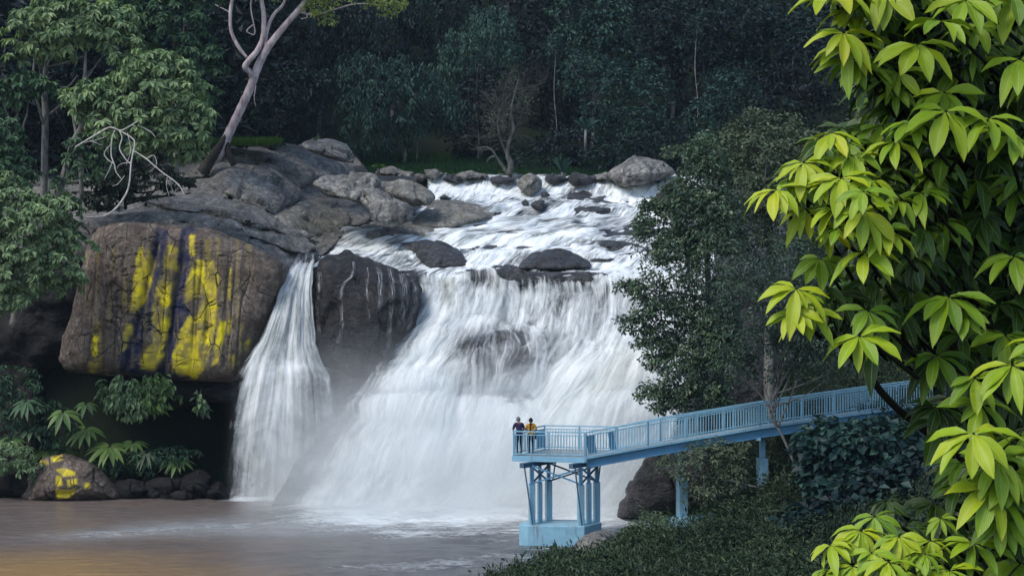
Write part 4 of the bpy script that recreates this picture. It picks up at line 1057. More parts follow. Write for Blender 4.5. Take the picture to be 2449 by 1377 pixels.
    topsel = mask(lambda b, p_: b in ('belly', 'chest') or (b == 'neckb' and p_ < .8) or b[:2] == 'sh' or (b[:2] == 'el' and p_ < (.75 if not female else .8)) or (b[:3] == 'hip' and p_ < .5))
    shoesel = mask(lambda b, p_: b[:2] in ('he', 'to') or (b[:2] == 'an' and p_ > .95))
    M = Matrix.Translation(Vector(loc)) @ Matrix.Rotation(yaw, 4, 'Z') @ Matrix.Scale(sc, 4); Mn = np.array(M)
    root = empty('person', loc, label, 'person', None)
    bm = bmesh.new(); bm.from_mesh(body); bm.faces.ensure_lookup_table()
    faces = [[v.index for v in f.verts] for f in bm.faces]; bm.free()
    def mk(name, VV, ff, mat):
        W = VV @ Mn[:3, :3].T + Mn[:3, 3] - np.array(loc)
        m = bpy.data.meshes.new(name); m.from_pydata(W.tolist(), [], ff); m.update(); m.polygons.foreach_set('use_smooth', np.ones(len(m.polygons), bool)); m.materials.append(mat)
        ob = bpy.data.objects.new(name, m); COL.objects.link(ob); ob.parent = root; return ob
    mk('body', V, faces, M_skin)
    for nm, sel, off, mat in (('trousers', legsel, .012, trousers), ('shirt', topsel, .020, shirt), ('shoe', shoesel & (V[:, 0] < 0), .008, M_dark), ('shoe', shoesel & (V[:, 0] >= 0), .008, M_dark)):
        fs = [f for f in faces if all(sel[i] for i in f)]
        use = sorted({i for f in fs for i in f}); mp = {i: k for k, i in enumerate(use)}
        wr = 0.006 * fbm(V[use] * 14, 2, 3)[:, None]
        mk(nm, V[use] + Nn[use] * (off + wr), [[mp[i] for i in f] for f in fs], mat)
    # hair cap: the head shell above the hairline, pushed out
    rel = V - hc
    hs = (np.linalg.norm(rel / np.array([.074, .092, .112]), axis=1) < 1.45) & (rel[:, 2] > -.05 + np.where(rel[:, 1] > .03, (rel[:, 1] - .03) * 2.4, 0) - np.where(rel[:, 1] < 0, .04, 0)) & (np.abs(rel[:, 0]) < .09)
    fs = [f for f in faces if all(hs[i] for i in f)]; use = sorted({i for f in fs for i in f}); mp = {i: k for k, i in enumerate(use)}
    hr = mk('hair', V[use] + Nn[use] * (.018 + .02 * fbm(V[use] * 30, 2, 7)[:, None]), [[mp[i] for i in f] for f in fs], hairmat)
    if female:
        mbb = MB(); q = [hc + (0.0, -.085, .03), hc + (-.02, -.115, -.06), np.array(up((-.05, -.125, 1.38))), np.array(up((-.06, -.13, 1.22))), np.array(up((-.062, -.125, 1.06))), np.array(up((-.06, -.12, .98)))]
        q = spline(q, 26); rr = [.03 + .010 * math.sin(i * 1.5) - .012 * max(0, (i - 16) / 10) for i in range(26)]
        mbb.tube([Vector(a) for a in q], rr, 10)
        ob = mk('braid', np.array(mbb.v), [list(f) for f in mbb.f], hairmat)
    for s in (-1, 1):
        ev = bmesh.new(); bmesh.ops.create_uvsphere(ev, u_segments=8, v_segments=6, radius=.0095, matrix=Matrix.Translation(Vector(hc + (s * .03, .088, .006))))
        em = bpy.data.meshes.new('eye'); ev.to_mesh(em); ev.free()
        for v in em.vertices: v.co = (M @ v.co) - Vector(loc)
        em.materials.append(M_eye); eo = bpy.data.objects.new('eye', em); COL.objects.link(eo); eo.parent = root
    return root


person('grey-haired person in a plum navy shirt and dark trousers leaning on the left platform rail', tuple(fl(1242, 71.45)), R(22), 1.72, 0.16,
       {'L': ((-.24, .13, 1.12), (-.13, .36, 1.10)), 'R': ((.27, .05, 1.12), (.25, .30, 1.06))}, M_navy, M_dark, None, M_grey)
person('person with long dark braid and mustard yellow top on the platform', tuple(fl(1270, 71.75)), R(8), 1.64, 0.08,
       {'L': ((-.26, .02, 1.13), (-.15, .25, 1.12)), 'R': ((.27, .00, 1.13), (.17, .25, 1.10))}, M_yel, M_dark, None, M_black, True)

# small dark bag hanging at the hip of the person in yellow
bq = fl(1282, 71.72); mb = MB()
for i in range(7):
    pass
bm = bmesh.new(); bmesh.ops.create_cube(bm, size=1, matrix=Matrix.Translation((0, 0, .80)) @ Matrix.Diagonal((.10, .20, .24, 1)))
bmesh.ops.bevel(bm, geom=bm.edges[:], offset=.03, segments=3, affect='EDGES', profile=.6)
me = bpy.data.meshes.new('shoulder_bag'); bm.to_mesh(me); bm.free(); me.materials.append(M_dark)
bo = bpy.data.objects.new('shoulder_bag', me); COL.objects.link(bo); bo.location = bq; tag(bo, 'small black bag hanging at the right hip of the person in yellow', 'bag')
mb = MB(); q = spline([bq + Vector((0, -.07, .91)), bq + Vector((-.08, -.12, 1.15)), bq + Vector((-.25, -.10, 1.34)), bq + Vector((-.30, 0, 1.37)), bq + Vector((-.22, .12, 1.25)), bq + Vector((0, .07, .91))], 20)
mb.tube(q, .008, 5); mb.build('strap', M_dark, bo)
# ================================================================ foliage materials
G_umb = leaf_mat('umbrella_leaf', [(0.0, (0.05, 0.095, 0.05)), (0.45, (0.17, 0.255, 0.125)), (0.8, (0.27, 0.37, 0.18)), (1.0, (0.35, 0.45, 0.235))], 0.25)
G_umbd = leaf_mat('umbrella_leaf_dark', [(0.0, (0.022, 0.055, 0.030)), (0.5, (0.055, 0.115, 0.058)), (1.0, (0.10, 0.18, 0.085))], 0.22)
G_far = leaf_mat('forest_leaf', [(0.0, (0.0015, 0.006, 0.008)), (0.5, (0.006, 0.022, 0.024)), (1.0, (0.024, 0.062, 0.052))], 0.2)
G_teal = leaf_mat('bluegreen_leaf', [(0.0, (0.004, 0.016, 0.018)), (0.5, (0.016, 0.048, 0.045)), (1.0, (0.055, 0.12, 0.085))], 0.22)
G_fine = leaf_mat('glossy_leaf', [(0.0, (0.020, 0.042, 0.028)), (0.5, (0.052, 0.094, 0.056)), (0.85, (0.10, 0.16, 0.085)), (1.0, (0.19, 0.25, 0.12))], 0.2, 0.4, 0.45)
G_olive = leaf_mat('olive_leaf', [(0.0, (0.036, 0.056, 0.036)), (0.5, (0.09, 0.125, 0.075)), (1.0, (0.17, 0.215, 0.12))], 0.22)
G_bush = leaf_mat('bush_leaf', [(0.0, (0.016, 0.036, 0.018)), (0.5, (0.038, 0.075, 0.034)), (1.0, (0.08, 0.135, 0.055))], 0.22)
G_hedge = leaf_mat('hedge_leaf', [(0.0, (0.010, 0.022, 0.011)), (0.5, (0.028, 0.052, 0.026)), (1.0, (0.085, 0.125, 0.055))], 0.2)
G_lime = leaf_mat('lime_leaf', [(0.0, (0.16, 0.22, 0.05)), (1.0, (0.40, 0.46, 0.14))], 0.35)
G_broad = leaf_mat('broad_leaf', [(0.0, (0.05, 0.10, 0.035)), (0.5, (0.10, 0.18, 0.05)), (1.0, (0.22, 0.32, 0.08))], 0.3, 0.45, 0.4)
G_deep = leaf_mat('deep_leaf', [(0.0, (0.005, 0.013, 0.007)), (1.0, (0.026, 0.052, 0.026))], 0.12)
B_grey = bark_mat('grey_bark', (0.06, 0.058, 0.052), (0.17, 0.165, 0.15), (0.26, 0.255, 0.235))
B_pink = bark_mat('pinkish_bark', (0.24, 0.18, 0.19), (0.50, 0.41, 0.43), (0.62, 0.54, 0.55), 4.0)
B_dark = bark_mat('dark_bark', (0.015, 0.013, 0.012), (0.04, 0.034, 0.03), (0.07, 0.06, 0.05))
B_white = bark_mat('bleached_wood', (0.30, 0.28, 0.26), (0.55, 0.52, 0.48), (0.66, 0.63, 0.60), 5.0)
rg = np.random.default_rng(5)

# ================================================================ left bank trees
kw = dict(style='rosette', aspect=0.42, tone=(0.5, 0.2))
tree('umbrella_tree', 'flat-topped tree with knobbly leaf rosettes in the top left corner', 'tree', [(180, 70, 150, 68), (85, 118, 80, 36), (285, 105, 62, 58), (110, 40, 90, 40), (240, 30, 90, 36)], 93,
     [(104, 520, 93, 9), (108, 310, 93, 8), (107, 200, 93, 7), (112, 130, 93, 5)], [[(196, 480, 92.5, 6), (192, 280, 92.5, 5), (203, 170, 92.5, 4), (205, 120, 92.5, 3)], [(112, 160, 93, 3), (150, 152, 92.6, 2.5), (200, 135, 92.5, 2)], [(115, 205, 93, 2.5), (160, 208, 92.8, 2), (185, 180, 92.6, 2)]], G_umb, B_grey, rg, per=16, spacing=29, leaf_px=21, cov=3.2, **kw)
tree('umbrella_tree', 'large dome-shaped tree of pale green rosettes overhanging the rocks left of the leaning trunk', 'tree', [(372, 225, 125, 100), (440, 290, 70, 95), (262, 250, 95, 66), (330, 320, 125, 55), (200, 235, 55, 36), (385, 165, 80, 45), (465, 345, 40, 35)], 89,
     [(138, 480, 90.5, 8), (158, 400, 90, 8), (185, 320, 89.5, 7), (235, 270, 89, 6), (310, 240, 89, 4)], [[(185, 330, 89.5, 4), (176, 280, 89.5, 4), (175, 230, 89.5, 3)]], G_umb, B_grey, rg, per=16, spacing=29, leaf_px=21, cov=3.4, **kw)
tree('umbrella_tree', 'darker tall tree of rosettes behind the dome-shaped tree beside the leaning trunk', 'tree', [(420, 60, 95, 85), (472, 175, 62, 95), (370, 15, 90, 55), (450, -40, 110, 60)], 101,
     [(420, 420, 101, 8), (425, 250, 101, 7), (420, 100, 101, 5)], [], G_umbd, B_grey, rg, per=15, spacing=27, leaf_px=20, cov=3.2, **kw)
tree('umbrella_tree', 'small rosette tree halfway up the left picture edge between the pale stems', 'tree', [(60, 205, 70, 34), (20, 225, 50, 34), (110, 215, 40, 22)], 91, [(40, 480, 91.5, 4), (35, 330, 91.5, 4), (50, 220, 91, 3)], [], G_umbd, B_grey, rg, per=15, spacing=26, leaf_px=20, cov=3.0, **kw)
tree('umbrella_tree', 'rosette tree at the left edge standing over the cliff bushes', 'tree', [(10, 340, 55, 70), (40, 410, 50, 60), (-40, 400, 80, 120)], 88, [(-20, 640, 88, 6), (0, 420, 88, 5), (5, 340, 88, 3)], [], G_umbd, B_grey, rg, per=15, spacing=26, leaf_px=20, cov=3.0, **kw)
tree('shrub', 'dense bushy tree draping over the left end of the stained cliff', 'bush', [(85, 560, 115, 95), (150, 610, 72, 88), (60, 650, 85, 75), (20, 500, 70, 80), (130, 500, 70, 40), (15, 720, 50, 32)], 83.5,
     [(30, 780, 85.5, 9), (50, 680, 85, 8), (80, 580, 84, 5)], [], G_umb, B_grey, rg, per=15, spacing=24, leaf_px=18, cov=3.4, style='rosette', aspect=0.48, tone=(0.38, 0.2))
tree('shrub', 'loose shrub with pale stems between the left trees and the stained cliff', 'bush', [(215, 345, 60, 32), (180, 395, 50, 40), (240, 400, 40, 25), (150, 440, 36, 30)], 88.3, [(132, 500, 88.5, 4), (150, 430, 88.5, 4), (165, 360, 88.5, 3), (190, 345, 88.4, 2)], [[(150, 450, 88.4, 2), (190, 370, 88.3, 2), (205, 372, 88.3, 1)]], G_umbd, B_grey, rg, per=9, spacing=23, leaf_px=17, cov=1.7, **kw)
tree('shrub', 'dark shrubbery mass in the shade under the dome-shaped tree', 'bush', [(300, 400, 80, 40), (380, 385, 60, 30), (250, 450, 60, 35)], 94, [(300, 500, 95, 4), (300, 420, 94, 3)], [], G_deep, B_dark, rg, per=10, spacing=22, leaf_px=16, cov=2.0, **kw)

tree('shrub', 'low black-green scrub on the rock shelf above the left end of the stained cliff', 'bush', [(240, 478, 50, 24), (330, 452, 70, 30), (425, 432, 45, 22), (280, 430, 70, 30)], 93.0, [(300, 500, 93.5, 3), (300, 450, 93.2, 2)], [], G_deep, B_dark, rg, per=12, spacing=17, leaf_px=14, cov=2.6, **kw)

# bleached drooping branches
def branch(name, label, paths, mat, loc, cat='branch'):
    mb = MB()
    for p_ in paths:
        q, r = px_path(p_); mb.tube(q, [a * .5 for a in r], 7, 0.06)
    o = mb.build(name, mat, None, True, origin=P(*loc)); return tag(o, label, cat)


Yb = 86.6
branch('dead_branch', 'bleached white drooping dead branch hanging below the dome-shaped tree', [
    [(330, 290, Yb, 3.5), (300, 308, Yb, 3.5), (285, 312, Yb, 3.5), (262, 305, Yb, 4), (225, 325, Yb, 4), (180, 352, Yb, 3.5)],
    [(285, 312, Yb, 3), (292, 330, Yb, 3), (286, 355, Yb, 3), (300, 380, Yb, 3), (312, 392, Yb, 3)],
    [(285, 312, Yb, 3), (315, 330, Yb, 3.5), (322, 345, Yb, 3.5), (314, 388, Yb, 3.5), (309, 440, Yb, 4), (298, 470, Yb, 4), (275, 500, Yb, 4.5), (250, 515, Yb, 3), (205, 519, Yb, 1.5)],
    [(322, 362, Yb, 2.5), (350, 380, Yb, 3), (385, 410, Yb, 3), (425, 440, Yb, 3), (442, 468, Yb, 2)],
    [(275, 312, Yb, 2.5), (268, 330, Yb, 2.5), (266, 370, Yb, 3), (274, 395, Yb, 3.5), (278, 412, Yb, 2.5), (292, 430, Yb, 1.2)],
    [(268, 342, Yb, 2), (250, 365, Yb, 2.5), (256, 380, Yb, 2.5), (272, 392, Yb, 2)], [(270, 385, Yb, 1.8), (262, 405, Yb, 1.8), (250, 428, Yb, 1.4)],
    [(232, 340, Yb + .2, 1.5), (215, 337, Yb + .2, 1.8), (245, 348, Yb + .2, 1.5)], [(305, 318, Yb, 1.5), (312, 360, Yb, 1.6), (302, 395, Yb, 1.2)], [(350, 380, Yb, 2), (368, 372, Yb, 1.8), (374, 395, Yb, 1.4), (356, 412, Yb, 1)], [(314, 388, Yb, 1.8), (290, 392, Yb, 1.6), (280, 402, Yb, 1)], [(330, 300, Yb + .3, 2), (360, 315, Yb + .3, 1.8), (372, 330, Yb + .3, 1)], [(255, 325, Yb + .2, 1.6), (240, 332, Yb + .2, 2), (200, 342, Yb + .2, 1.2)], [(298, 420, Yb, 1.6), (282, 440, Yb, 1.6), (268, 445, Yb, 1)], [(400, 425, Yb, 1.8), (398, 445, Yb, 1.5), (405, 470, Yb, 1)]], B_white, (285, 312, Yb))
branch('dead_branch', 'thin curled twig loop hanging at the upper left corner of the stained cliff', [[(232, 582, 85.5, 1.3), (255, 584, 85.5, 1.6), (285, 570, 85.5, 1.6), (300, 545, 85.5, 1.3), (302, 530, 85.6, 1)]], B_grey, (302, 530, 85.6))

# leaning pale tree
Yl = 106
root = empty('leaning_tree', P(522, 372, Yl), 'tall leaning tree with smooth pinkish pale forked trunk on the hilltop slab', 'tree')
mb = MB()
for pth in ([(505, 380, Yl, 20), (525, 365, Yl, 17), (548, 318, Yl, 13.5), (575, 262, Yl, 13), (598, 212, Yl, 12.5), (618, 158, Yl, 12), (640, 115, Yl, 11), (668, 78, Yl, 9.5), (700, 40, Yl, 8.5), (725, 12, Yl, 8.5), (760, -40, Yl, 7), (790, -110, Yl, 5)],
            [(606, 190, Yl, 8), (596, 172, Yl - .3, 8.5), (586, 160, Yl - .5, 9), (598, 142, Yl - .5, 8.5), (615, 122, Yl - .3, 8), (628, 90, Yl, 7), (631, 40, Yl, 7), (622, -20, Yl, 6), (615, -90, Yl, 4)],
            [(590, 138, Yl - .4, 4.5), (570, 112, Yl - .4, 5.5), (553, 75, Yl - .4, 5), (551, 30, Yl - .4, 5), (556, -20, Yl - .4, 5), (545, -90, Yl, 3)],
            [(634, 112, Yl, 5), (640, 70, Yl + .4, 5), (655, 35, Yl + .4, 5), (680, 5, Yl + .4, 4), (690, -60, Yl, 3)], [(553, 32, Yl - .4, 2), (530, 20, Yl - .5, 2), (515, 12, Yl - .5, 1.2)],
            [(720, 18, Yl, 3), (735, 40, Yl, 2), (720, 46, Yl, 1.4)], [(612, 205, Yl - .2, 1.2), (608, 235, Yl - .3, 1.5), (612, 255, Yl - .3, 1)], [(605, 60, Yl, 2), (590, 75, Yl, 2), (610, 80, Yl, 1.5), (600, 20, Yl, 2.5), (606, -30, Yl, 2)],
            [(720, 30, Yl, 3), (760, 35, Yl, 2), (850, 10, Yl, 2), (930, 15, Yl, 1.2)]):
    q, r = px_path(pth); mb.tube(q, [a * .8 for a in r], 12, 0.06)
mb.build('trunk', B_pink, root, True)
mb = MB()
for pth in ([(485, 412, Yl - .2, 15), (508, 375, Yl - .5, 12), (528, 345, Yl - .4, 8), (542, 318, Yl - .1, 3)], [(560, 395, Yl - .2, 8), (545, 360, Yl - .2, 7), (545, 330, Yl, 3)]):
    q, r = px_path(pth); mb.tube(q, r, 9, 0.1)
mb.build('root_flare', B_dark, root, True)
foliage('crown', [(770, 20, 40, 20), (925, 15, 45, 22), (840, -20, 120, 30), (640, -70, 150, 60), (790, 48, 22, 8), (745, 5, 30, 18)], Yl, 14, 12, 9, G_lime, root, rg, 'tuft', cov=1.8, aspect=0.5)

# bare twiggy tree above the cascade
root = empty('bare_tree', P(1215, 418, 121), 'nearly leafless grey twiggy tree with twisted trunk at the head of the cascade', 'tree')
mb = MB(); Yc = 121
for pth in ([(1216, 420, Yc, 9), (1222, 395, Yc, 8), (1214, 370, Yc, 5.5), (1218, 340, Yc, 4.5), (1228, 310, Yc, 4), (1222, 270, Yc, 3), (1230, 230, Yc, 2.5), (1240, 190, Yc, 1.6)],
            [(1212, 412, Yc, 5), (1198, 392, Yc, 4), (1185, 375, Yc, 3.5), (1172, 378, Yc, 2.5), (1164, 388, Yc, 1.5)], [(1190, 384, Yc, 3), (1178, 360, Yc, 2.5), (1160, 352, Yc, 2), (1145, 355, Yc, 1)], [(1214, 375, Yc, 3), (1200, 340, Yc, 2), (1190, 300, Yc, 1.6), (1195, 260, Yc, 1.2)]):
    q, r = px_path(pth); mb.tube(q, r, 8, 0.15)
B_brown = bark_mat('brown_bark', (0.035, 0.038, 0.034), (0.09, 0.092, 0.082), (0.15, 0.148, 0.132))
def twig(p_, d, L, r, dep):
    q = [p_]; dd = Vector(d)
    for i in range(3):
        dd = (dd + Vector(rg.normal(0, 0.22, 3))).normalized(); q.append(q[-1] + dd * L / 3)
    mb.tube(q, list(np.linspace(r, r * 0.5, 4)), 3)
    if dep:
        for i in range(4):
            b = q[1 + i % 3]; twig(b, (dd + Vector(rg.normal(0, 0.55, 3))).normalized(), L * rg.uniform(.55, .8), r * 0.55, dep - 1)
for s_ in ((1228, 310), (1222, 272), (1230, 232), (1195, 262), (1190, 300), (1218, 342), (1180, 362)):
    for i in range(3):
        a = rg.uniform(0, 6.28); twig(P(s_[0], s_[1], Yc), (math.cos(a) * .8, math.sin(a) * .6, rg.uniform(.3, 1.0)), rg.uniform(1.2, 2.3), 0.032, 3)
mb.build('trunk', B_brown, root, True)
foliage('sparse_leaves', [(1235, 260, 55, 50), (1190, 290, 45, 50), (1270, 230, 30, 40), (1220, 200, 40, 30)], Yc, 16, 6, 4, G_olive, root, rg, 'tuft', cov=1.3, aspect=0.6, inner=.7)

# palm like plants
def palm(name, label, px, py, Y, n, L, w, mat, spread=0.9, up=1.2, trunk=None, cat='palm'):
    root = empty(name, P(px, py, Y), label, cat); s = Y / F; V = []; Fq = []; tn = []
    top = Vector(P(px, py - (trunk or 0), Y))
    for i in range(n):
        a = i / n * 6.283 + rg.normal(0, .2); d = Vector((math.cos(a) * spread * rg.uniform(.4, 1), math.sin(a) * spread * rg.uniform(.3, 1), up * rg.uniform(.6, 1.1))).normalized()
        side = d.cross(Vector((rg.normal(0, .2), -1, 0.2))).normalized(); Ls = L * s * rg.uniform(.7, 1.1)
        for k in range(6):
            f = k / 5; p_ = top + d * Ls * f + Vector((0, 0, -1)) * Ls * 0.35 * f ** 2; ww = w * s * math.sin(math.pi * min(1, .12 + f * .88)) * 0.5 + 0.003
            V += [tuple(p_ - side * ww), tuple(p_ + side * ww)]; tn += [rg.random() * .2 + .4 + .4 * (i % 2)] * 2
            if k: b = len(V) - 4; Fq.append((b, b + 1, b + 3, b + 2))
    mesh_np('fronds', V, Fq, mat, root, {'tone': np.clip(tn, 0, 1)})
    mb = MB(); mb.tube([P(px, py + 12, Y), top], [4 * s, 3 * s], 7); mb.build('stem', B_grey, root, True); return root


palm('palm_plant', 'young palm with arching bright fronds at the forest edge right of the bare tree', 1400, 350, 127, 13, 60, 6, G_teal, 0.7, 1.1, 40)
palm('agave_plant', 'clump of upright blade leaves on the grass right of the bare tree', 1345, 412, 123, 26, 62, 5, G_teal, 0.6, 1.5, cat='plant')

# ================================================================ forest behind
FOR = [
    ('dark rounded bush tree right behind the leaning trunk foot', [(660, 265, 95, 85), (720, 230, 70, 90), (600, 290, 50, 60)], 117, 'tuft', G_far, 12, .4),
    ('deep shaded tall tree between the leaning trunk and the drooping bamboo', [(760, 120, 90, 130), (700, 40, 90, 80), (820, 60, 90, 90)], 134, 'hang', G_far, 13, .35),
    ('drooping feathery bamboo clump hanging over the left rim rocks', [(890, 270, 95, 100), (960, 240, 90, 100), (1030, 250, 70, 60), (1085, 270, 42, 42), (860, 190, 80, 60)], 131, 'hang', G_teal, 13, .5),
    ('tall dark tree high above the drooping bamboo', [(930, 90, 110, 100), (1000, 30, 110, 80), (880, 20, 90, 70)], 146, 'hang', G_far, 13, .45),
    ('bright blue-green weeping crown in the upper middle of the forest', [(1170, 75, 68, 55), (1130, 130, 75, 65), (1205, 120, 45, 60), (1090, 180, 60, 50)], 138, 'hang', G_teal, 12, .68),
    ('shadowy tree left behind the bare twiggy tree', [(1110, 300, 60, 90), (1170, 260, 80, 100), (1150, 350, 60, 40)], 136, 'tuft', G_far, 12, .3),
    ('tall dim tree between the weeping crown and the big leafy crown', [(1290, 130, 60, 150), (1270, 30, 80, 80), (1320, 260, 60, 110)], 148, 'tuft', G_far, 12, .3),
    ('big leafy crown with lighter top in the upper centre right forest', [(1430, 70, 85, 60), (1380, 120, 75, 55), (1460, 130, 70, 55), (1400, 20, 90, 50)], 141, 'tuft', G_teal, 13, .55),
    ('climber-covered tree with shiny leaves right of the young palm', [(1450, 230, 80, 90), (1500, 310, 95, 80), (1400, 190, 60, 60), (1540, 240, 70, 90)], 133, 'tuft', G_teal, 11, .5),
    ('low leafy shrubbery tree behind the large pale rim boulder', [(1560, 370, 80, 50), (1500, 385, 70, 40), (1620, 350, 60, 60), (1440, 385, 60, 35)], 128, 'tuft', G_far, 11, .42),
    ('dark undergrowth tree behind the agave clump', [(1320, 370, 70, 45), (1260, 390, 50, 30), (1370, 340, 60, 50)], 130, 'tuft', G_far, 11, .32),
    ('tall straight tree with bare pale lower stem right of the leafy crown', [(1600, 60, 90, 90), (1650, 150, 60, 90), (1570, 150, 60, 80)], 150, 'tuft', G_far, 12, .38),
    ('broad dark crown in the upper right forest', [(1760, 60, 110, 70), (1840, 110, 90, 60), (1700, 110, 70, 60), (1800, 170, 100, 50)], 144, 'tuft', G_far, 13, .48),
    ('grey-green rounded tree in the right forest above the dome tree', [(1740, 230, 70, 55), (1700, 290, 60, 70), (1790, 260, 60, 50)], 130, 'tuft', G_teal, 11, .5),
    ('dim tree in the shade between the right forest crowns and the dome tree', [(1880, 240, 90, 60), (1950, 180, 100, 90), (1850, 300, 80, 40)], 126, 'tuft', G_far, 12, .25),
    ('tree behind the bright foreground leaves in the top right forest', [(2000, 60, 130, 90), (2120, 120, 130, 110), (2250, 80, 130, 120)], 136, 'tuft', G_far, 14, .4),
    ('tree filling the forest gap over the dome-shaped left tree', [(560, 90, 60, 130), (520, 230, 40, 110), (610, 50, 60, 90)], 128, 'tuft', G_far, 13, .25),
    ('dim tall tree closing the gap between the pale stems of the left umbrella trees', [(150, 230, 110, 110), (60, 320, 80, 110), (230, 330, 70, 70), (160, 400, 90, 70)], 108, 'tuft', G_far, 13, .2),
    ('dark tree between the top left umbrella tree and the taller rosette tree', [(330, 170, 90, 100), (400, 300, 80, 90), (300, 60, 70, 70), (470, 330, 50, 60)], 111, 'tuft', G_far, 13, .25),
    ('dark tree at the top edge above the left umbrella trees', [(200, -20, 200, 70), (330, 90, 120, 80), (60, 20, 120, 70)], 112, 'tuft', G_far, 13, .35)]
for lab, bl, Y, st, mt, lp, tn in FOR:
    x0 = np.mean([b[0] for b in bl]); yb = max(b[1] + b[3] for b in bl)
    wx = (x0 - CX) / F * Y; gzv = float(gz(np.array([wx]), np.array([float(Y)]))[0]); pyb = CY - (gzv - CAMZ) * F / Y + 6
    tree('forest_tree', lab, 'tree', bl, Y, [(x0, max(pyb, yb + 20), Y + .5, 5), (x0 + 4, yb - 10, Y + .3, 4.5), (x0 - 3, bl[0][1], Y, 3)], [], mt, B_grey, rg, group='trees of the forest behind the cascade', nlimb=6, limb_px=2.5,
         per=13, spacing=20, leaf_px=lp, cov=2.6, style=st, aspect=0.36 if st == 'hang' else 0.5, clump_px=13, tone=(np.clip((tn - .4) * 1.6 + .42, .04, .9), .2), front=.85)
# pale straight stems standing free in the shade
for px, y0, y1, Y, lab in ((993, 415, 200, 132, 'thin straight pale stem under the drooping bamboo'), (1140, 410, 160, 134, 'thin pale stem left of the bare tree'), (1327, 400, 120, 138, 'slender pale stem between the bare tree and the palm'), (1664, 330, 70, 140, 'straight pale stem high in the right forest')):
    root = empty('young_tree', P(px, y0, Y), lab, 'tree'); mb = MB(); q, r = px_path([(px, y0, Y, 1.2), (px + 5, y0 * .7 + y1 * .3, Y, 1.3), (px - 2, y0 * .35 + y1 * .65, Y, 1.1), (px + 3, y1, Y, .8)]); mb.tube(q, r, 7, .1); mb.build('trunk', B_grey, root, True)
    foliage('crown', [(px, y1 - 10, 26, 26)], Y, 14, 10, 8, G_far, root, rg, 'tuft', cov=1.8)
# the wood behind as one mass
n = 5200
fx = rg.uniform(-95, 95, n); fy = rg.uniform(150, 235, n); fz = gz(fx, fy) + rg.uniform(2, 15, n) ** 1.0
n2 = 1500
ax_ = rg.uniform(-62, -15, n2); ay_ = rg.uniform(104, 150, n2); kk = (ax_ < -19 - (ay_ - 104) * .02) & (ay_ > 104 + 6 * (ax_ > -24))
fx = np.concatenate([fx, ax_[kk]]); fy = np.concatenate([fy, ay_[kk]]); fz = np.concatenate([fz, gz(ax_[kk], ay_[kk]) + rg.uniform(.5, 14, kk.sum())]); n = len(fx)
C0 = np.stack([fx, fy, fz], -1); per = 13; idx = np.repeat(np.arange(n), per); m = len(idx)
q = rg.normal(0, 1.0, (m, 3)) * np.array([1.1, 1.0, .7]); A = unit(q + rg.normal(0, .5, (m, 3))); N = unit(np.array([0, -.5, .8]) + rg.normal(0, .45, (m, 3)))
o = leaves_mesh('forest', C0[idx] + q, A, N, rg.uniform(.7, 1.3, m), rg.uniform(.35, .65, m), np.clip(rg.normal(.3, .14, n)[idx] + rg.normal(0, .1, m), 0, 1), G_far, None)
tag(o, 'dense dark wood covering the steep hillside behind the nearest forest trees', 'forest', kind='stuff')


# ---------------------------------------------------------------- grass
def grass(name, label, xr, yr, n, h, mat, keep=None, w=0.03, dens=None):
    x = rg.uniform(*xr, n); y = rg.uniform(*yr, n)
    if keep is not None:
        k = keep(x, y); x, y = x[k], y[k]
    z = gz(x, y) if dens is None else dens(x, y); m = len(x)
    A = unit(np.stack([rg.normal(0, .35, m), rg.normal(0, .35, m), np.ones(m)], -1)); N = unit(np.stack([rg.normal(0, .6, m), -np.ones(m), np.full(m, .5)], -1))
    o = leaves_mesh(name, np.stack([x, y, z - .05], -1), A, N, h * rg.uniform(.5, 1.3, m), np.full(m, w) * rg.uniform(.7, 1.4, m), np.clip(.5 + .7 * fbm2(x / 3, y / 3, 3, 8) + rg.normal(0, .15, m), 0, 1), mat, None, droop=.2)
    return tag(o, label, 'grass', kind='stuff')


G_grass = leaf_mat('meadow_grass', [(0.0, (0.014, 0.045, 0.020)), (0.6, (0.028, 0.085, 0.032)), (1.0, (0.06, 0.13, 0.035))], 0.25)
G_grass2 = leaf_mat('bright_grass', [(0.0, (0.03, 0.08, 0.015)), (1.0, (0.10, 0.20, 0.035))], 0.3)
grass('grass', 'dark green grass on the flat bank at the head of the cascade', (-17, 12), (122.5, 139), 26000, .45, G_grass, None, .07)
def zl(x, y):
    px = CX + x * F / y; return CAMZ - ((352 + 0.05 * (px - 560)) - CY) / F * y
grass('grass', 'bright green grass patch behind the foot of the leaning trunk', (-21.5, -16.5), (108.5, 113), 5000, .5, G_grass2, None, .05, lambda x, y: CAMZ + (0.0905) * 109 + (y - 109) * 0.12)
for px, py, Y, lab in ((905, 402, 112, 'grass tuft between the left rim rocks'), (755, 334, 108.5, 'small grass tuft on the block-shaped boulder')):
    palm('grass_tuft', lab, px, py, Y, 60 if px > 800 else 24, 22 if px > 800 else 12, 2.2, G_grass2, 1.4, 1.0, cat='plant')

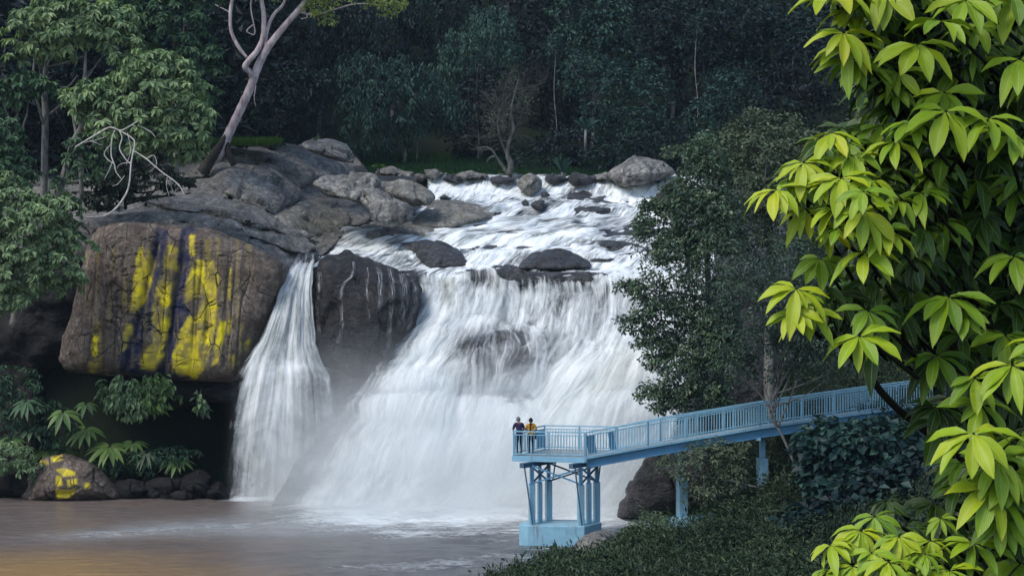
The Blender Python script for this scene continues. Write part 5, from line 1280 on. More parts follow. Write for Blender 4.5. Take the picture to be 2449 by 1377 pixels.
# ================================================================ right bank
tree('leafy_tree', 'tall dense tree with small glossy leaves leaning over the right side of the broad waterfall', 'tree',
     [(1690, 420, 55, 90), (1640, 500, 75, 80), (1560, 510, 38, 34), (1620, 620, 80, 90), (1535, 560, 22, 50), (1530, 690, 55, 22), (1490, 685, 20, 14), (1700, 600, 75, 200), (1590, 750, 75, 55), (1520, 770, 40, 28), (1630, 880, 80, 90), (1565, 830, 50, 50), (1700, 850, 70, 150), (1560, 950, 40, 38), (1660, 960, 80, 40)], 77.5,
     [(1720, 1060, 78.5, 12), (1705, 900, 78.5, 10), (1695, 700, 78.3, 8), (1685, 480, 78, 5)], [[(1700, 800, 78.4, 5), (1640, 775, 77.8, 3.5), (1570, 765, 77.2, 2)], [(1700, 720, 78.4, 4), (1620, 700, 77.5, 2.5), (1500, 690, 77, 1.5)], [(1705, 920, 78.4, 4), (1640, 930, 77.5, 3), (1570, 950, 77, 1.5)]],
     G_fine, B_grey, rg, nlimb=22, limb_px=2.2, per=13, spacing=16, leaf_px=11, cov=3.4, style='tuft', aspect=0.5, clump_px=12, tone=(.5, .2), up=.5, inner=.45)
tree('leafy_tree', 'sprig-like sapling with drooping leaf tufts in front of the pale rim boulder', 'tree', [(1640, 365, 40, 16), (1600, 362, 16, 9), (1680, 345, 30, 30)], 79, [(1720, 480, 79.5, 4), (1700, 400, 79.3, 3), (1640, 368, 79, 1.5)], [], G_fine, B_grey, rg, nlimb=5, limb_px=1.4, per=10, spacing=15, leaf_px=11, cov=2.2, style='tuft', aspect=.5, clump_px=11, tone=(.65, .15))
kw2 = dict(style='tuft', aspect=.5, up=.3)
tree('dome_tree', 'big olive-dark round-topped tree rising behind the glossy-leaved tree', 'tree', [(1835, 385, 118, 112), (1770, 500, 80, 150), (1900, 520, 110, 160), (1760, 360, 60, 60), (1930, 400, 80, 90)], 88,
     [(1840, 980, 89, 14), (1840, 700, 89, 12), (1835, 450, 88.5, 7)], [], G_olive, B_grey, rg, nlimb=12, limb_px=4, per=13, spacing=17, leaf_px=11, cov=3.2, clump_px=12, tone=(.48, .16), **kw2)
tree('dark_tree', 'dark tree with thin bare lower boughs crossing the middle of the walkway', 'tree', [(1790, 740, 90, 120), (1880, 700, 110, 140), (1850, 850, 110, 62), (1960, 780, 110, 120), (2080, 760, 100, 110), (1760, 870, 60, 50)], 71.0,
     [(1905, 1120, 71.0, 3.5), (1870, 1040, 70.9, 2.8), (1838, 980, 70.9, 2.4), (1862, 900, 71, 2.4), (1850, 760, 71, 2)], [[(1845, 985, 70.9, 2.5), (1815, 940, 70.8, 2), (1770, 900, 70.8, 1.6), (1730, 895, 70.8, 1.0)], [(1860, 900, 71, 2.4), (1870, 820, 71, 2), (1900, 760, 71, 1.2)], [(1850, 960, 70.9, 2), (1862, 900, 70.8, 1.5), (1858, 860, 70.8, 1)]], G_fine, B_grey, rg, nlimb=14, limb_px=2.5, per=12, spacing=19, leaf_px=10, cov=2.3, clump_px=12, tone=(.22, .14), **kw2)
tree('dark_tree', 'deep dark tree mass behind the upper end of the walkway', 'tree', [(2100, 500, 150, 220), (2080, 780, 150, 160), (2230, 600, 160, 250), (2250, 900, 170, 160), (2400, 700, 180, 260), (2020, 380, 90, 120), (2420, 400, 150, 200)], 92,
     [(2150, 1050, 93, 14), (2150, 700, 93, 11), (2140, 500, 92, 7)], [], G_deep, B_dark, rg, nlimb=10, limb_px=4, per=12, spacing=24, leaf_px=14, cov=2.2, clump_px=16, tone=(.4, .2), **kw2)
tree('shrub', 'olive shrub growing through under the walkway beside the first slim pillar', 'bush', [(1660, 1105, 85, 42), (1720, 1080, 60, 34), (1600, 1110, 40, 30), (1700, 1170, 70, 40), (1745, 1130, 48, 55)], 71.3, [(1720, 1235, 71.8, 4), (1700, 1150, 71.5, 3), (1680, 1100, 71.3, 2)], [[(1810, 1165, 70.8, 3), (1750, 1150, 70.8, 2.4), (1690, 1140, 70.8, 2), (1640, 1135, 70.8, 1.2)]], G_olive, B_grey, rg, per=12, spacing=16, leaf_px=10, cov=2.0, clump_px=11, tone=(.5, .18), nlimb=8, limb_px=1.8, **kw2)
tree('shrub', 'shrub hiding the footing between the two slim walkway pillars', 'bush', [(1740, 1222, 45, 24), (1690, 1230, 30, 18), (1765, 1200, 22, 24)], 70.8, [(1740, 1260, 71, 3), (1740, 1210, 71, 2)], [], G_bush, B_grey, rg, per=12, spacing=15, leaf_px=9, cov=2.2, clump_px=11, tone=(.38, .16), nlimb=4, limb_px=1.5, **kw2)
tree('creeper_bush', 'bush smothered in big rounded creeper leaves below the upper walkway', 'bush', [(1995, 1075, 85, 62), (2075, 1060, 85, 60), (1950, 1165, 40, 65), (2010, 1170, 90, 80), (2150, 1120, 90, 100), (1930, 1250, 40, 30)], 67.5, [(2000, 1290, 68.5, 6), (2000, 1180, 68.2, 5), (1990, 1080, 68, 3)], [], G_teal, B_dark, rg, per=8, spacing=21, leaf_px=25, cov=2.8, style='tuft', aspect=.85, clump_px=17, tone=(.5, .2), nlimb=10, limb_px=2.0)
tree('creeper_bush', 'lower bush of rounded creeper leaves behind the foreground trunk', 'bush', [(2130, 1190, 110, 70), (2030, 1225, 90, 50), (2230, 1150, 90, 90), (1930, 1250, 70, 40)], 64, [(2100, 1330, 65, 6), (2100, 1200, 64.5, 4)], [], G_far, B_dark, rg, per=8, spacing=22, leaf_px=26, cov=2.8, style='tuft', aspect=.85, clump_px=17, tone=(.45, .2), nlimb=6, limb_px=2.0)
BUSH = [((1240, 1378, 70, 24), 62, 'lowest grassy bush at the water edge left of the pale rounded rock', G_hedge), ((1335, 1352, 72, 42), 63, 'grassy bush at the foot of the platform footing', G_hedge), ((1430, 1365, 70, 44), 61.5, 'dark bush in front of the pale rounded rock', G_hedge),
        ((1520, 1322, 80, 62), 64, 'feathery bush right of the pale rounded rock', G_hedge), ((1560, 1262, 55, 36), 67, 'leafy bush at the right waterline behind the platform footing', G_fine), ((1630, 1318, 85, 55), 64.5, 'dense fine-leaved bush below the first slim pillar', G_hedge), ((1740, 1310, 90, 66), 63.5, 'dense bush below the second slim pillar', G_hedge),
        ((1845, 1325, 85, 62), 62.5, 'dark bush right of the dense pillar bushes', G_hedge), ((1600, 1385, 120, 46), 60, 'bush along the bottom edge under the fine-leaved bush', G_hedge), ((1790, 1390, 120, 46), 59.5, 'bush along the bottom edge left of the lime leaf sprays', G_hedge),
        ((1960, 1310, 90, 70), 62, 'shaded bush behind the lowest lime leaf sprays', G_deep), ((2110, 1330, 110, 90), 61, 'black-green bush deep behind the foreground trunk', G_deep)]
BUSH += [((1950, 1380, 110, 70), 57, 'bush low at the bottom edge under the foreground trunk', G_hedge), ((2080, 1300, 120, 90), 58, 'black-green bush right of the foreground trunk foot', G_deep), ((2220, 1350, 140, 110), 56, 'dark bush under the right whorls at the bottom edge', G_deep), ((2330, 1200, 140, 130), 60, 'dark bush behind the lower right whorls', G_deep),
         ((1700, 1298, 70, 36), 67.5, 'fine-leaved bush between the first and the second slim pillar', G_hedge), ((1890, 1265, 70, 50), 66.5, 'dark bush under the creeper bush', G_hedge), ((1780, 1275, 55, 36), 68.5, 'bush at the foot of the second slim pillar', G_hedge),
         ((1480, 1385, 90, 36), 60.5, 'bush at the bottom edge below the pale rounded rock', G_hedge), ((1300, 1392, 90, 30), 60.5, 'low bush at the bottom edge left of the dark front bush', G_hedge), ((1990, 1260, 80, 60), 64, 'deep green bush below the rounded creeper leaves', G_hedge), ((2060, 1180, 90, 70), 69.5, 'dark bush behind the rounded creeper leaves', G_hedge),
         ((2180, 1230, 120, 100), 66, 'shadowy bush right of the rounded creeper leaves', G_deep), ((1880, 1400, 110, 60), 58, 'bush along the bottom edge under the lime leaf sprays', G_hedge), ((2250, 1090, 110, 90), 72, 'dark bush under the far end of the walkway', G_deep), ((2100, 1020, 110, 50), 75, 'dark bush just behind the far walkway girder', G_hedge), ((1900, 1040, 70, 50), 75.5, 'bush filling the space under the middle of the walkway', G_hedge)]
for (px, py, rx, ry), Y, lab, mt in BUSH:
    rt = tree('bush', lab, 'bush', [(px, py, rx, ry), (px - rx * .45, py + ry * .35, rx * .6, ry * .6), (px + rx * .5, py + ry * .3, rx * .6, ry * .65), (px + rx * .1, py - ry * .35, rx * .55, ry * .6)], Y, [(px, py + ry + 14, Y + .3, 3), (px, py, Y + .2, 2)], [], mt, B_grey, rg, group='bushes on the near right bank', per=int(rg.integers(9, 16)), spacing=float(rg.uniform(13, 19)), leaf_px=float(rg.uniform(7, 15)), cov=3.0, style='hang' if rg.random() < .25 else 'tuft', aspect=float(rg.uniform(.2, .55)), clump_px=float(rg.uniform(9, 16)), tone=(float(rg.uniform(.35, .75)), .2), nlimb=12, limb_px=1.3, up=.6)

n = 6500
x_ = rg.uniform(-2.5, 32, n); y_ = rg.uniform(50, 88, n); z_ = gz(x_, y_); k_ = z_ > 0.08; x_, y_, z_ = x_[k_], y_[k_], z_[k_]; n = len(x_)
C0 = np.stack([x_, y_, z_ + rg.uniform(0, .5, n)], -1); per = 14; idx = np.repeat(np.arange(n), per); m = len(idx)
q = rg.normal(0, 1.0, (m, 3)) * np.array([.30, .30, .2]); A = unit(q + rg.normal(0, .2, (m, 3)) + np.array([0, 0, .12])); N = unit(np.array([0, -.4, .8]) + rg.normal(0, .5, (m, 3)))
o = leaves_mesh('ground_cover', C0[idx] + q, A, N, rg.uniform(.14, .36, m), rg.uniform(.05, .12, m), np.clip(rg.normal(.45, .2, n)[idx] + rg.normal(0, .12, m), 0, 1), G_hedge, None)
tag(o, 'low dark weeds covering the near right bank between the bushes', 'ground cover', kind='stuff')

# ================================================================ plants in the cave on the left
def broad_plant(label, px, py, Y, n, L, w, mat, tone, rise=0.35, name='broadleaf_plant'):
    root = empty(name, P(px, py + L * .9, Y), label, 'plant'); s = Y / F; C = []; A = []; N = []
    V = []; Fq = []; tn = []
    for i in range(n):
        a = i / n * 6.283 + rg.normal(0, .15); up_ = Vector((rg.normal(0, .12), -.55, 1.0)).normalized(); e1 = Vector((1, 0, 0)); e2 = up_.cross(e1); a = -math.pi / 2 + ((i + .5) / n - .5) * 4.6 + rg.normal(0, .12); d = (e1 * math.cos(a) + e2 * math.sin(a) + up_ * (rise - .55) * rg.uniform(.4, 1.2)).normalized(); sd = d.cross(up_).normalized(); nn = sd.cross(d)
        p0 = Vector(P(px, py, Y)) + d * 4 * s; Ls = .74 * L * s * rg.uniform(.75, 1.15); tv = np.clip(rg.normal(tone, .15), 0, 1)
        for k in range(8):
            f = k / 7; ww = .62 * w * s * .5 * math.sin(math.pi * min(1, .08 + .92 * f) ** .85); p_ = p0 + d * Ls * f - Vector((0, 0, 1)) * Ls * .38 * f ** 2
            V += [tuple(p_ - sd * ww + nn * ww * .3), tuple(p_), tuple(p_ + sd * ww + nn * ww * .3)]; tn += [tv] * 3
            if k:
                b = len(V) - 6; Fq += [(b, b + 1, b + 4, b + 3), (b + 1, b + 2, b + 5, b + 4)]
    mesh_np('leaves', V, Fq, mat, root, {'tone': tn})
    mb = MB()
    for i in range(3): mb.tube([P(px + (i - 1) * 3, py + L * .95, Y), P(px, py, Y)], 1.3 * s, 6)
    mb.build('stem', B_dark, root, True); return root


broad_plant('pale broad-leaved plant high on the left side of the cave', 150, 985, 86.5, 7, 62, 24, G_broad, .5)
broad_plant('bright rosette plant with long pale green leaves before the cave', 262, 1068, 87.2, 13, 74, 24, G_broad, .72, .6)
broad_plant('small drooping leaf plant above the bright rosette, under the cliff edge', 205, 965, 86, 7, 40, 18, G_broad, .35)
broad_plant('yellowish leaf plant left of the bright rosette above the yellow-patched boulder', 150, 1080, 88, 11, 52, 16, G_broad, .55, .3)
broad_plant('fern-like olive plant right of the bright rosette', 350, 1082, 87.2, 15, 56, 9, G_olive, .8, .4)
broad_plant('saturated green plant at the far left shore', 25, 1050, 86.8, 12, 50, 16, G_broad, .35, .5)
broad_plant('dim broad-leaved plant near the left picture edge under the cliff', 60, 960, 87, 9, 55, 20, G_umbd, .6)
broad_plant('mid-sized pale leaf plant between the upper plant and the bright rosette', 205, 1025, 87.4, 9, 60, 22, G_broad, .55, .45)
broad_plant('leafy clump right behind the top of the yellow-patched boulder', 110, 1075, 88.2, 11, 58, 20, G_broad, .62, .4)
broad_plant('low bright plant at the right end of the shore thicket', 425, 1098, 87.2, 11, 52, 18, G_broad, .45, .4)
broad_plant('small lime plant in the middle of the shore thicket', 318, 1058, 87.6, 9, 46, 16, G_broad, .75, .5)
broad_plant('grey-green leaf plant at the far left under the drooping shrub', 78, 1018, 87.8, 9, 60, 22, G_umb, .6, .4)
for i, (x, y, lab) in enumerate(((290, 935, 'hanging leafy plant below the left part of the stained cliff'), (380, 935, 'hanging plant with bright leaves under the middle of the stained cliff'), (330, 960, 'dangling creeper in the centre of the cave mouth'), (480, 965, 'small hanging fern under the rock shelf'))):
    rt = empty('hanging_plant', P(x, y - 25, 87.2), lab, 'plant'); foliage('leaves', [(x, y, 50 if i < 3 else 16, 38 if i < 3 else 22)], 86.4, 16, 7, 18, G_umb if i != 1 else G_broad, rt, rg, 'hang', cov=2.0, aspect=.4, tone=(.35, .2))
    mb = MB(); mb.tube([P(x, y - 32, 87.4), P(x, y, 86.6)], .05, 5); mb.build('stem', B_dark, rt)
for bl, Y, lab, mt, tn in (([(60, 1000, 110, 60), (160, 1030, 80, 50), (20, 930, 90, 60)], 88.4, 'dark leafy thicket in the shade at the left of the cave', G_umbd, .2), ([(330, 1100, 80, 30), (420, 1090, 60, 30), (250, 1110, 60, 24)], 87.6, 'dim low thicket behind the shore rocks', G_umbd, .3), ([(20, 1090, 70, 40), (70, 1120, 40, 24)], 85.6, 'green low shrub beside the yellow-patched boulder', G_umb, .5)):
    tree('shrub', lab, 'bush', bl, Y, [(bl[0][0], bl[0][1] + bl[0][3] + 12, Y + .3, 3), (bl[0][0], bl[0][1], Y, 2)], [], mt, B_dark, rg, per=8, spacing=20, leaf_px=17, cov=2.0, style='rosette', aspect=.4, tone=(tn, .18), nlimb=4, limb_px=1.5)
# ================================================================ foreground tree with lime leaf whorls
t = NT('lime_whorl_leaf'); uv = t.uv(); sx = t.n('ShaderNodeSeparateXYZ'); t.l(uv, sx.inputs[0]); u, v = sx.outputs[0], sx.outputs[1]
tone = t.attr('tone')
base = t.ramp(tone, [(0.0, (0.012, 0.034, 0.006)), (0.2, (0.04, 0.10, 0.010)), (0.42, (0.13, 0.25, 0.014)), (0.7, (0.27, 0.40, 0.012)), (1.0, (0.47, 0.50, 0.015))])  # low tones hold the painted shade of the crown interior
ax = t.math('ABSOLUTE', t.math('SUBTRACT', u, 0.5))
mid = t.ramp(ax, [(0.012, 1.0), (0.04, 0.0)]); rim = t.ramp(ax, [(0.455, 0.0), (0.49, 1.0)])
vein = t.n('ShaderNodeTexWave'); vein.inputs['Scale'].default_value = 2.6; vein.inputs['Distortion'].default_value = 0.6
cmb = t.n('ShaderNodeCombineXYZ'); t.l(t.math('SUBTRACT', t.math('MULTIPLY', v, 1.5), t.math('MULTIPLY', ax, 1.1)), cmb.inputs[0]); t.l(cmb.outputs[0], vein.inputs['Vector'])
mot = t.noise(t.pos(), 9, 5)
c = t.mix(t.ramp(mot, [(0.35, 0.0), (0.7, 0.5)]), base, t.mix(1.0, base, (0.72, 0.85, 0.8), 'MULTIPLY'))
c = t.mix(t.math('MULTIPLY', vein.outputs['Fac'], 0.14), c, t.mix(1.0, base, (0.55, 0.7, 0.6), 'MULTIPLY'))
c = t.mix(t.math('MULTIPLY', t.math('MAXIMUM', mid, rim), 0.42), c, (0.50, 0.52, 0.16))
brn = t.math('MULTIPLY', t.math('MULTIPLY', t.ramp(t.attr('age'), [(0.55, 0.0), (0.8, 1.0)]), t.ramp(t.math('ADD', t.math('MULTIPLY', t.math('SUBTRACT', v, 0.8), 3.0), t.math('ADD', t.math('MULTIPLY', t.math('SUBTRACT', ax, 0.38), 3.0), t.math('SUBTRACT', t.noise(t.pos(), 30, 4), 0.42))), [(0.32, 0.0), (0.5, 1.0)])), 0.8)
c = t.mix(brn, c, (0.14, 0.085, 0.03))
b_ = t.pbr(c, 0.42, t.bump(vein.outputs['Fac'], 0.2, 0.01), 0.4)
tr = t.n('ShaderNodeBsdfTranslucent'); t.l(c, tr.inputs[0]); m_ = t.n('ShaderNodeMixShader'); m_.inputs[0].default_value = 0.16; t.l(b_.outputs[0], m_.inputs[1]); t.l(tr.outputs[0], m_.inputs[2])
M_lime = t.done(m_)
rw = np.random.default_rng(23)

WH = [  # apex px, py, leaf length px, distance, tone (lit tips and inner shade put into colour)
    (1995, -15, 130, 8.6, .8), (2050, -20, 120, 8.7, .75), (2115, -30, 130, 8.6, .75), (2215, -25, 140, 8.8, .7), (2310, 0, 125, 8.4, .7), (2425, -10, 130, 8.6, .6), (2372, -30, 120, 8.9, .55),
    (2018, 78, 110, 8.5, .85), (2195, 105, 125, 8.4, .75), (2030, 108, 115, 8.6, .8), (2145, 172, 95, 8.7, .62), (2090, 85, 90, 9.0, .45), (2295, 165, 115, 8.9, .45), (2440, 142, 120, 8.5, .6), (2360, 110, 100, 9.2, .35),
    (2262, 265, 125, 8.3, .72), (2365, 282, 110, 8.3, .68), (1990, 318, 95, 8.5, .85), (2143, 337, 105, 8.4, .72), (2035, 372, 105, 8.5, .68), (2110, 300, 100, 8.8, .55), (2255, 375, 110, 8.8, .42), (1922, 388, 95, 8.4, .85), (2012, 425, 110, 8.3, .78), (2086, 430, 80, 8.3, .72), (1856, 453, 100, 8.4, .85), (2200, 460, 100, 8.5, .6), (2340, 430, 105, 9.0, .35), (2435, 455, 110, 8.9, .4),
    (1927, 500, 90, 8.5, .78), (1997, 500, 100, 8.3, .8), (2066, 502, 105, 8.2, .75), (2255, 530, 115, 8.8, .48), (2068, 602, 105, 8.3, .75), (2175, 582, 80, 8.6, .5), (1962, 618, 90, 8.7, .5), (2425, 612, 110, 8.6, .55), (1905, 690, 100, 8.3, .85), (1937, 752, 90, 8.4, .78), (2056, 803, 115, 8.3, .7), (2268, 708, 125, 8.5, .55), (2240, 848, 110, 8.7, .42), (2405, 800, 115, 8.8, .48), (2422, 872, 125, 8.2, .75),
    (2345, 965, 115, 8.5, .7), (2328, 1035, 140, 8.1, .8), (2440, 1040, 115, 8.4, .65), (2372, 1172, 135, 8.2, .68), (2300, 1105, 95, 8.9, .5), (2330, 1298, 110, 8.3, .62), (2440, 1345, 110, 8.4, .55), (2395, 1250, 90, 9.0, .4),
    (1985, 1302, 80, 8.3, .8), (2060, 1268, 85, 8.4, .8), (2150, 1282, 80, 8.3, .78), (2225, 1292, 70, 8.4, .72), (2040, 1352, 95, 8.2, .78), (2125, 1342, 90, 8.1, .8), (2270, 1362, 90, 8.2, .75), (2190, 1372, 80, 8.2, .72)]
for (x, y, l_, Y_, tn) in list(WH):   # neighbouring lit-toned whorls on the same twig
    if tn > .5: WH.append((x + rw.uniform(-15, 70), y + rw.choice([-1, 1]) * rw.uniform(28, 62), l_ * rw.uniform(.75, .95), Y_ + rw.uniform(-.1, .25), tn - rw.uniform(0, .2)))
for (x, y, l_, Y_, tn) in list(WH):   # second whorls on the side shoots of each twig, crown shade put into tone
    for q in range(2):
        if tn > .3 and rw.random() < .75: WH.append((x + rw.uniform(20, 110), y + rw.uniform(-55, 75), l_ * rw.uniform(.75, 1.0), Y_ + rw.uniform(.25, .7), rw.uniform(.03, .24)))
for i in range(46):   # mid-depth whorls, partial crown shade painted into their leaf tone
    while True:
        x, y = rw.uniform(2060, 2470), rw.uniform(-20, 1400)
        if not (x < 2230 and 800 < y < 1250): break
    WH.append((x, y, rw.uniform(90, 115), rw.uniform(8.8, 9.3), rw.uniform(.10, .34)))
for i in range(170):   # deeper whorls filling the crown, interior shade painted as near-black tone
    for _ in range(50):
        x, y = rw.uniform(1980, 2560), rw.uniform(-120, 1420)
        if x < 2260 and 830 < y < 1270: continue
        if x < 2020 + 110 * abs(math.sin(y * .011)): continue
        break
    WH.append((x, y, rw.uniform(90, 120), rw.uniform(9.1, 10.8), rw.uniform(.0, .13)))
for i in range(60):   # crown beyond the frame, above and to the right
    if i % 2: x, y = rw.uniform(1950, 2700), rw.uniform(-420, -60)
    else: x, y = rw.uniform(2480, 2850), rw.uniform(-300, 1450)
    WH.append((x, y, rw.uniform(100, 130), rw.uniform(7.6, 10.4), rw.uniform(.2, .6)))

V = []; Fq = []; UV = []; TN = []; AG = []; mbt = MB(); NL, NW = 9, 5
fr = np.array([0, .06, .16, .3, .45, .6, .75, .89, 1.0]); wprof = np.array([.06, .16, .46, .80, .98, 1.0, .82, .45, .03])
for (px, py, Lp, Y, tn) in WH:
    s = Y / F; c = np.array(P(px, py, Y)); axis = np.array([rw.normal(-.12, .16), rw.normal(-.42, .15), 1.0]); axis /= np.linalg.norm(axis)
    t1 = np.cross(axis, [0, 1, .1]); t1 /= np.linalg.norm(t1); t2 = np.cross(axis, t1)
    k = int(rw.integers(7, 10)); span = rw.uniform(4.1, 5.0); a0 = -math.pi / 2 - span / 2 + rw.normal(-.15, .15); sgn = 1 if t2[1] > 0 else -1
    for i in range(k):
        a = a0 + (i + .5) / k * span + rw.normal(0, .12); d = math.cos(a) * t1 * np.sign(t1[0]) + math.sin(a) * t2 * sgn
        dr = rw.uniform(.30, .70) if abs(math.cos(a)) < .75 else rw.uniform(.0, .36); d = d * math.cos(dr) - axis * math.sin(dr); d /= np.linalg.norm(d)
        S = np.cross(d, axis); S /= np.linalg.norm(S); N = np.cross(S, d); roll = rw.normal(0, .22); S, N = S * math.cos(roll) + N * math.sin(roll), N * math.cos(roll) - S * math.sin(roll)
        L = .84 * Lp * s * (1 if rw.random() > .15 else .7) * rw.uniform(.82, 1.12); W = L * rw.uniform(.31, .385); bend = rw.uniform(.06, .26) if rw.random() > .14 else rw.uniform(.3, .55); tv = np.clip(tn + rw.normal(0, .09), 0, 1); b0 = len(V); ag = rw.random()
        off = c + d * L * .05
        for r_ in range(NL):
            f = fr[r_]; ctr = off + d * L * f - np.array([0, 0, 1.0]) * L * bend * f * f + N * L * .06 * math.sin(math.pi * f)
            for q in range(NW):
                x = (q / (NW - 1) - .5); V.append(ctr + S * W * wprof[r_] * x + N * W * wprof[r_] * (abs(x) * .38) + N * W * .05 * math.sin(f * 14 + i * 2 + q)); UV.append((q / (NW - 1), f)); TN.append(tv); AG.append(ag)
        for r_ in range(NL - 1):
            for q in range(NW - 1):
                b = b0 + r_ * NW + q; Fq.append((b, b + 1, b + NW + 1, b + NW))
    # twig of the whorl
    dirn = Vector((rw.uniform(.25, .7), rw.uniform(.4, .9), -rw.uniform(.15, .5))) if px < 2350 else Vector((rw.uniform(-.3, .3), rw.uniform(.5, 1), -.4))
    p0 = Vector(c); p1 = p0 + dirn * .22 ; p2 = p1 + dirn * .3 + Vector((.05, 0, -.06))
    mbt.tube([p0, p0.lerp(p1, .5) + Vector((0, 0, -.015)), p1, p2], [.006, .007, .009, .012], 6)
ft = empty('foreground_tree', P(2060, 1500, 9.7), 'close tree with whorls of bright lime green leaves filling the right side of the view', 'tree')
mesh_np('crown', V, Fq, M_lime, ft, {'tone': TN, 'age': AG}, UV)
mb = mbt
for pth in ([(2400, 1900, 10.8, 26), (2390, 1500, 10.8, 22), (2370, 1250, 10.8, 18), (2330, 1000, 10.7, 16), (2270, 800, 10.5, 14), (2250, 600, 10.3, 13), (2290, 380, 10.2, 11), (2330, 150, 10.0, 9), (2360, -150, 10.0, 7)],
            [(2275, 830, 10.5, 8), (2180, 760, 10.2, 6), (2080, 690, 9.8, 5), (1990, 600, 9.3, 3)], [(2250, 620, 10.3, 8), (2150, 520, 9.9, 6), (2050, 440, 9.3, 4), (1970, 410, 8.9, 3)], [(2285, 400, 10.2, 7), (2200, 250, 9.7, 5), (2120, 140, 9.2, 4), (2050, 90, 8.9, 3)],
            [(2255, 640, 10.3, 8), (2340, 560, 9.7, 6), (2430, 500, 9.3, 4), (2520, 450, 9, 3)], [(2330, 1000, 10.7, 9), (2360, 960, 10, 7), (2420, 900, 9.2, 4)], [(2370, 1250, 10.8, 7), (2360, 1180, 9.6, 4), (2385, 1200, 8.8, 3)], [(2350, 1130, 10.7, 9), (2240, 1050, 10.7, 9), (2150, 980, 10.6, 9), (2095, 920, 10.5, 9), (2072, 870, 10.4, 8), (2080, 850, 10.2, 6), (2010, 830, 9.6, 5), (1950, 770, 9, 3)],
            [(2390, 1480, 10.8, 8), (2280, 1420, 9.6, 6), (2150, 1360, 9, 4), (2040, 1330, 8.6, 3)]):
    q, r = px_path(pth); mb.tube(q, r, 10, .05)
mb.build('trunk', bark_mat('black_bark', (0.004, 0.0035, 0.003), (0.011, 0.010, 0.009), (0.02, 0.018, 0.016)), ft, True)
# added tree behind it: the crown interior's shade is put into near-black leaves
tree('dark_tree', 'added tree with shade-painted leaves close behind the lime leaf whorls at the right edge', 'tree', [(2280, 620, 190, 190), (2400, 350, 190, 220), (2250, 330, 130, 150), (2190, 130, 150, 120), (2400, 60, 200, 140), (2400, 850, 170, 190), (2420, 1150, 150, 200), (2330, 1330, 130, 130), (2080, 470, 60, 100), (2130, 700, 70, 70), (2520, 600, 160, 400)], 13.5,
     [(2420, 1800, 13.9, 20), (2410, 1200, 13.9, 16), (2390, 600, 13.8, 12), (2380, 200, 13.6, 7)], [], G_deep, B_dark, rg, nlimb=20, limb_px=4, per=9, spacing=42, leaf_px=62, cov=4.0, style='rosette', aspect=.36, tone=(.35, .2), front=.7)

# ================================================================ spray at the foot of the falls
t = NT('spray'); p = t.pos(); sp = t.n('ShaderNodeSeparateXYZ'); t.l(p, sp.inputs[0])
hz = t.math('SUBTRACT', 1.0, t.math('DIVIDE', sp.outputs[2], MISTH), clamp=True)
hz = t.math('POWER', hz, 2.2)
xr_ = t.math('ABSOLUTE', t.math('DIVIDE', t.math('SUBTRACT', sp.outputs[0], -2.0), 12.4)); xf = t.math('SUBTRACT', 1.0, t.math('POWER', xr_, 3.0), clamp=True)
yf = t.math('SUBTRACT', 1.0, t.math('POWER', t.math('ABSOLUTE', t.math('DIVIDE', t.math('SUBTRACT', sp.outputs[1], 82.3), 5.2)), 2.0), clamp=True)
nz = t.ramp(t.noise(p, 0.35, 4, 0.6), [(0.3, 0.25), (0.7, 1.0)])
d = t.math('MULTIPLY', t.math('MULTIPLY', hz, nz), t.math('MULTIPLY', xf, yf)); d = t.math('MULTIPLY', d, MISTD)
pv = t.n('ShaderNodeVolumePrincipled'); pv.inputs['Color'].default_value = (0.975, 0.995, 0.985, 1); t.l(d, pv.inputs['Density']); pv.inputs['Anisotropy'].default_value = 0.0
t.l(pv.outputs[0], t.out.inputs['Volume']); M_mist = t.m
mb = MB(); mb.prism([(-16, 77.1), (10, 77.1), (10, 87.5), (-16, 87.5)], 0.25, MISTH); o = mb.build('mist', M_mist); tag(o, 'white spray hanging over the foot of the waterfalls', 'spray', kind='stuff')

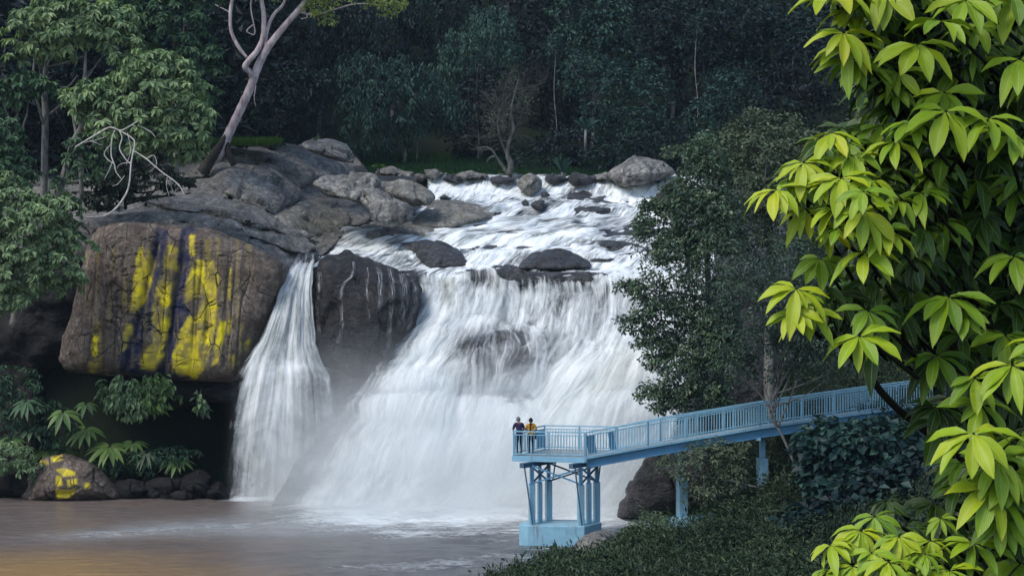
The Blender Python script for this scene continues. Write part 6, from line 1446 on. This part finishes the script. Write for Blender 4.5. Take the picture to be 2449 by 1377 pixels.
if HAZE > 0:
    t = NT('haze_air'); pv = t.n('ShaderNodeVolumePrincipled'); pv.inputs['Color'].default_value = (0.62, 0.82, 1.0, 1); pv.inputs['Density'].default_value = HAZE; pv.inputs['Anisotropy'].default_value = 0.2
    t.l(pv.outputs[0], t.out.inputs['Volume']); mb = MB(); mb.prism([(-140, -40), (140, -40), (140, 330), (-140, 330)], -4, 135); o = mb.build('haze', t.m); tag(o, kind='stuff')

# ================================================================ camera, sky, sun
cam = bpy.data.cameras.new('camera'); cam.sensor_width = 36; cam.lens = 36 * F / 2449; cam.clip_start = .1; cam.clip_end = 2000
co = bpy.data.objects.new('camera', cam); COL.objects.link(co); co.location = (0, 0, CAMZ); co.rotation_euler = (R(90), 0, 0); SC.camera = co
w = bpy.data.worlds.new('World'); SC.world = w; w.use_nodes = True; nt = w.node_tree; nt.nodes.clear()
sky = nt.nodes.new('ShaderNodeTexSky'); sky.sky_type = 'NISHITA'; sky.sun_disc = False
SUN = Vector((-0.50, -0.42, 0.82)).normalized()
sky.sun_elevation = math.asin(SUN.z); sky.sun_rotation = math.atan2(SUN.x, SUN.y)
bg = nt.nodes.new('ShaderNodeBackground'); bg.inputs[1].default_value = SKYS; ow = nt.nodes.new('ShaderNodeOutputWorld'); nt.links.new(sky.outputs[0], bg.inputs[0]); nt.links.new(bg.outputs[0], ow.inputs[0])
sl = bpy.data.lights.new('sun', 'SUN'); sl.energy = SUNE; sl.angle = R(SUNA); sl.color = (1.0, 0.955, 0.89); so = bpy.data.objects.new('sun', sl); COL.objects.link(so); so.rotation_euler = (-SUN).to_track_quat('-Z', 'Y').to_euler(); so.location = (-40, -30, 80)
vs = SC.view_settings; SC.display_settings.display_device = 'sRGB'; vs.view_transform = 'Standard'; vs.look = 'None'; vs.gamma = 1; vs.exposure = EXPO; vs.use_curve_mapping = False
cy = SC.cycles; cy.use_denoising = True; cy.max_bounces = 6; cy.diffuse_bounces = 3; cy.glossy_bounces = 2; cy.transmission_bounces = 3; cy.transparent_max_bounces = 12; cy.volume_bounces = 4; cy.volume_step_rate = 3.0; cy.volume_max_steps = 64; cy.sample_clamp_indirect = 6
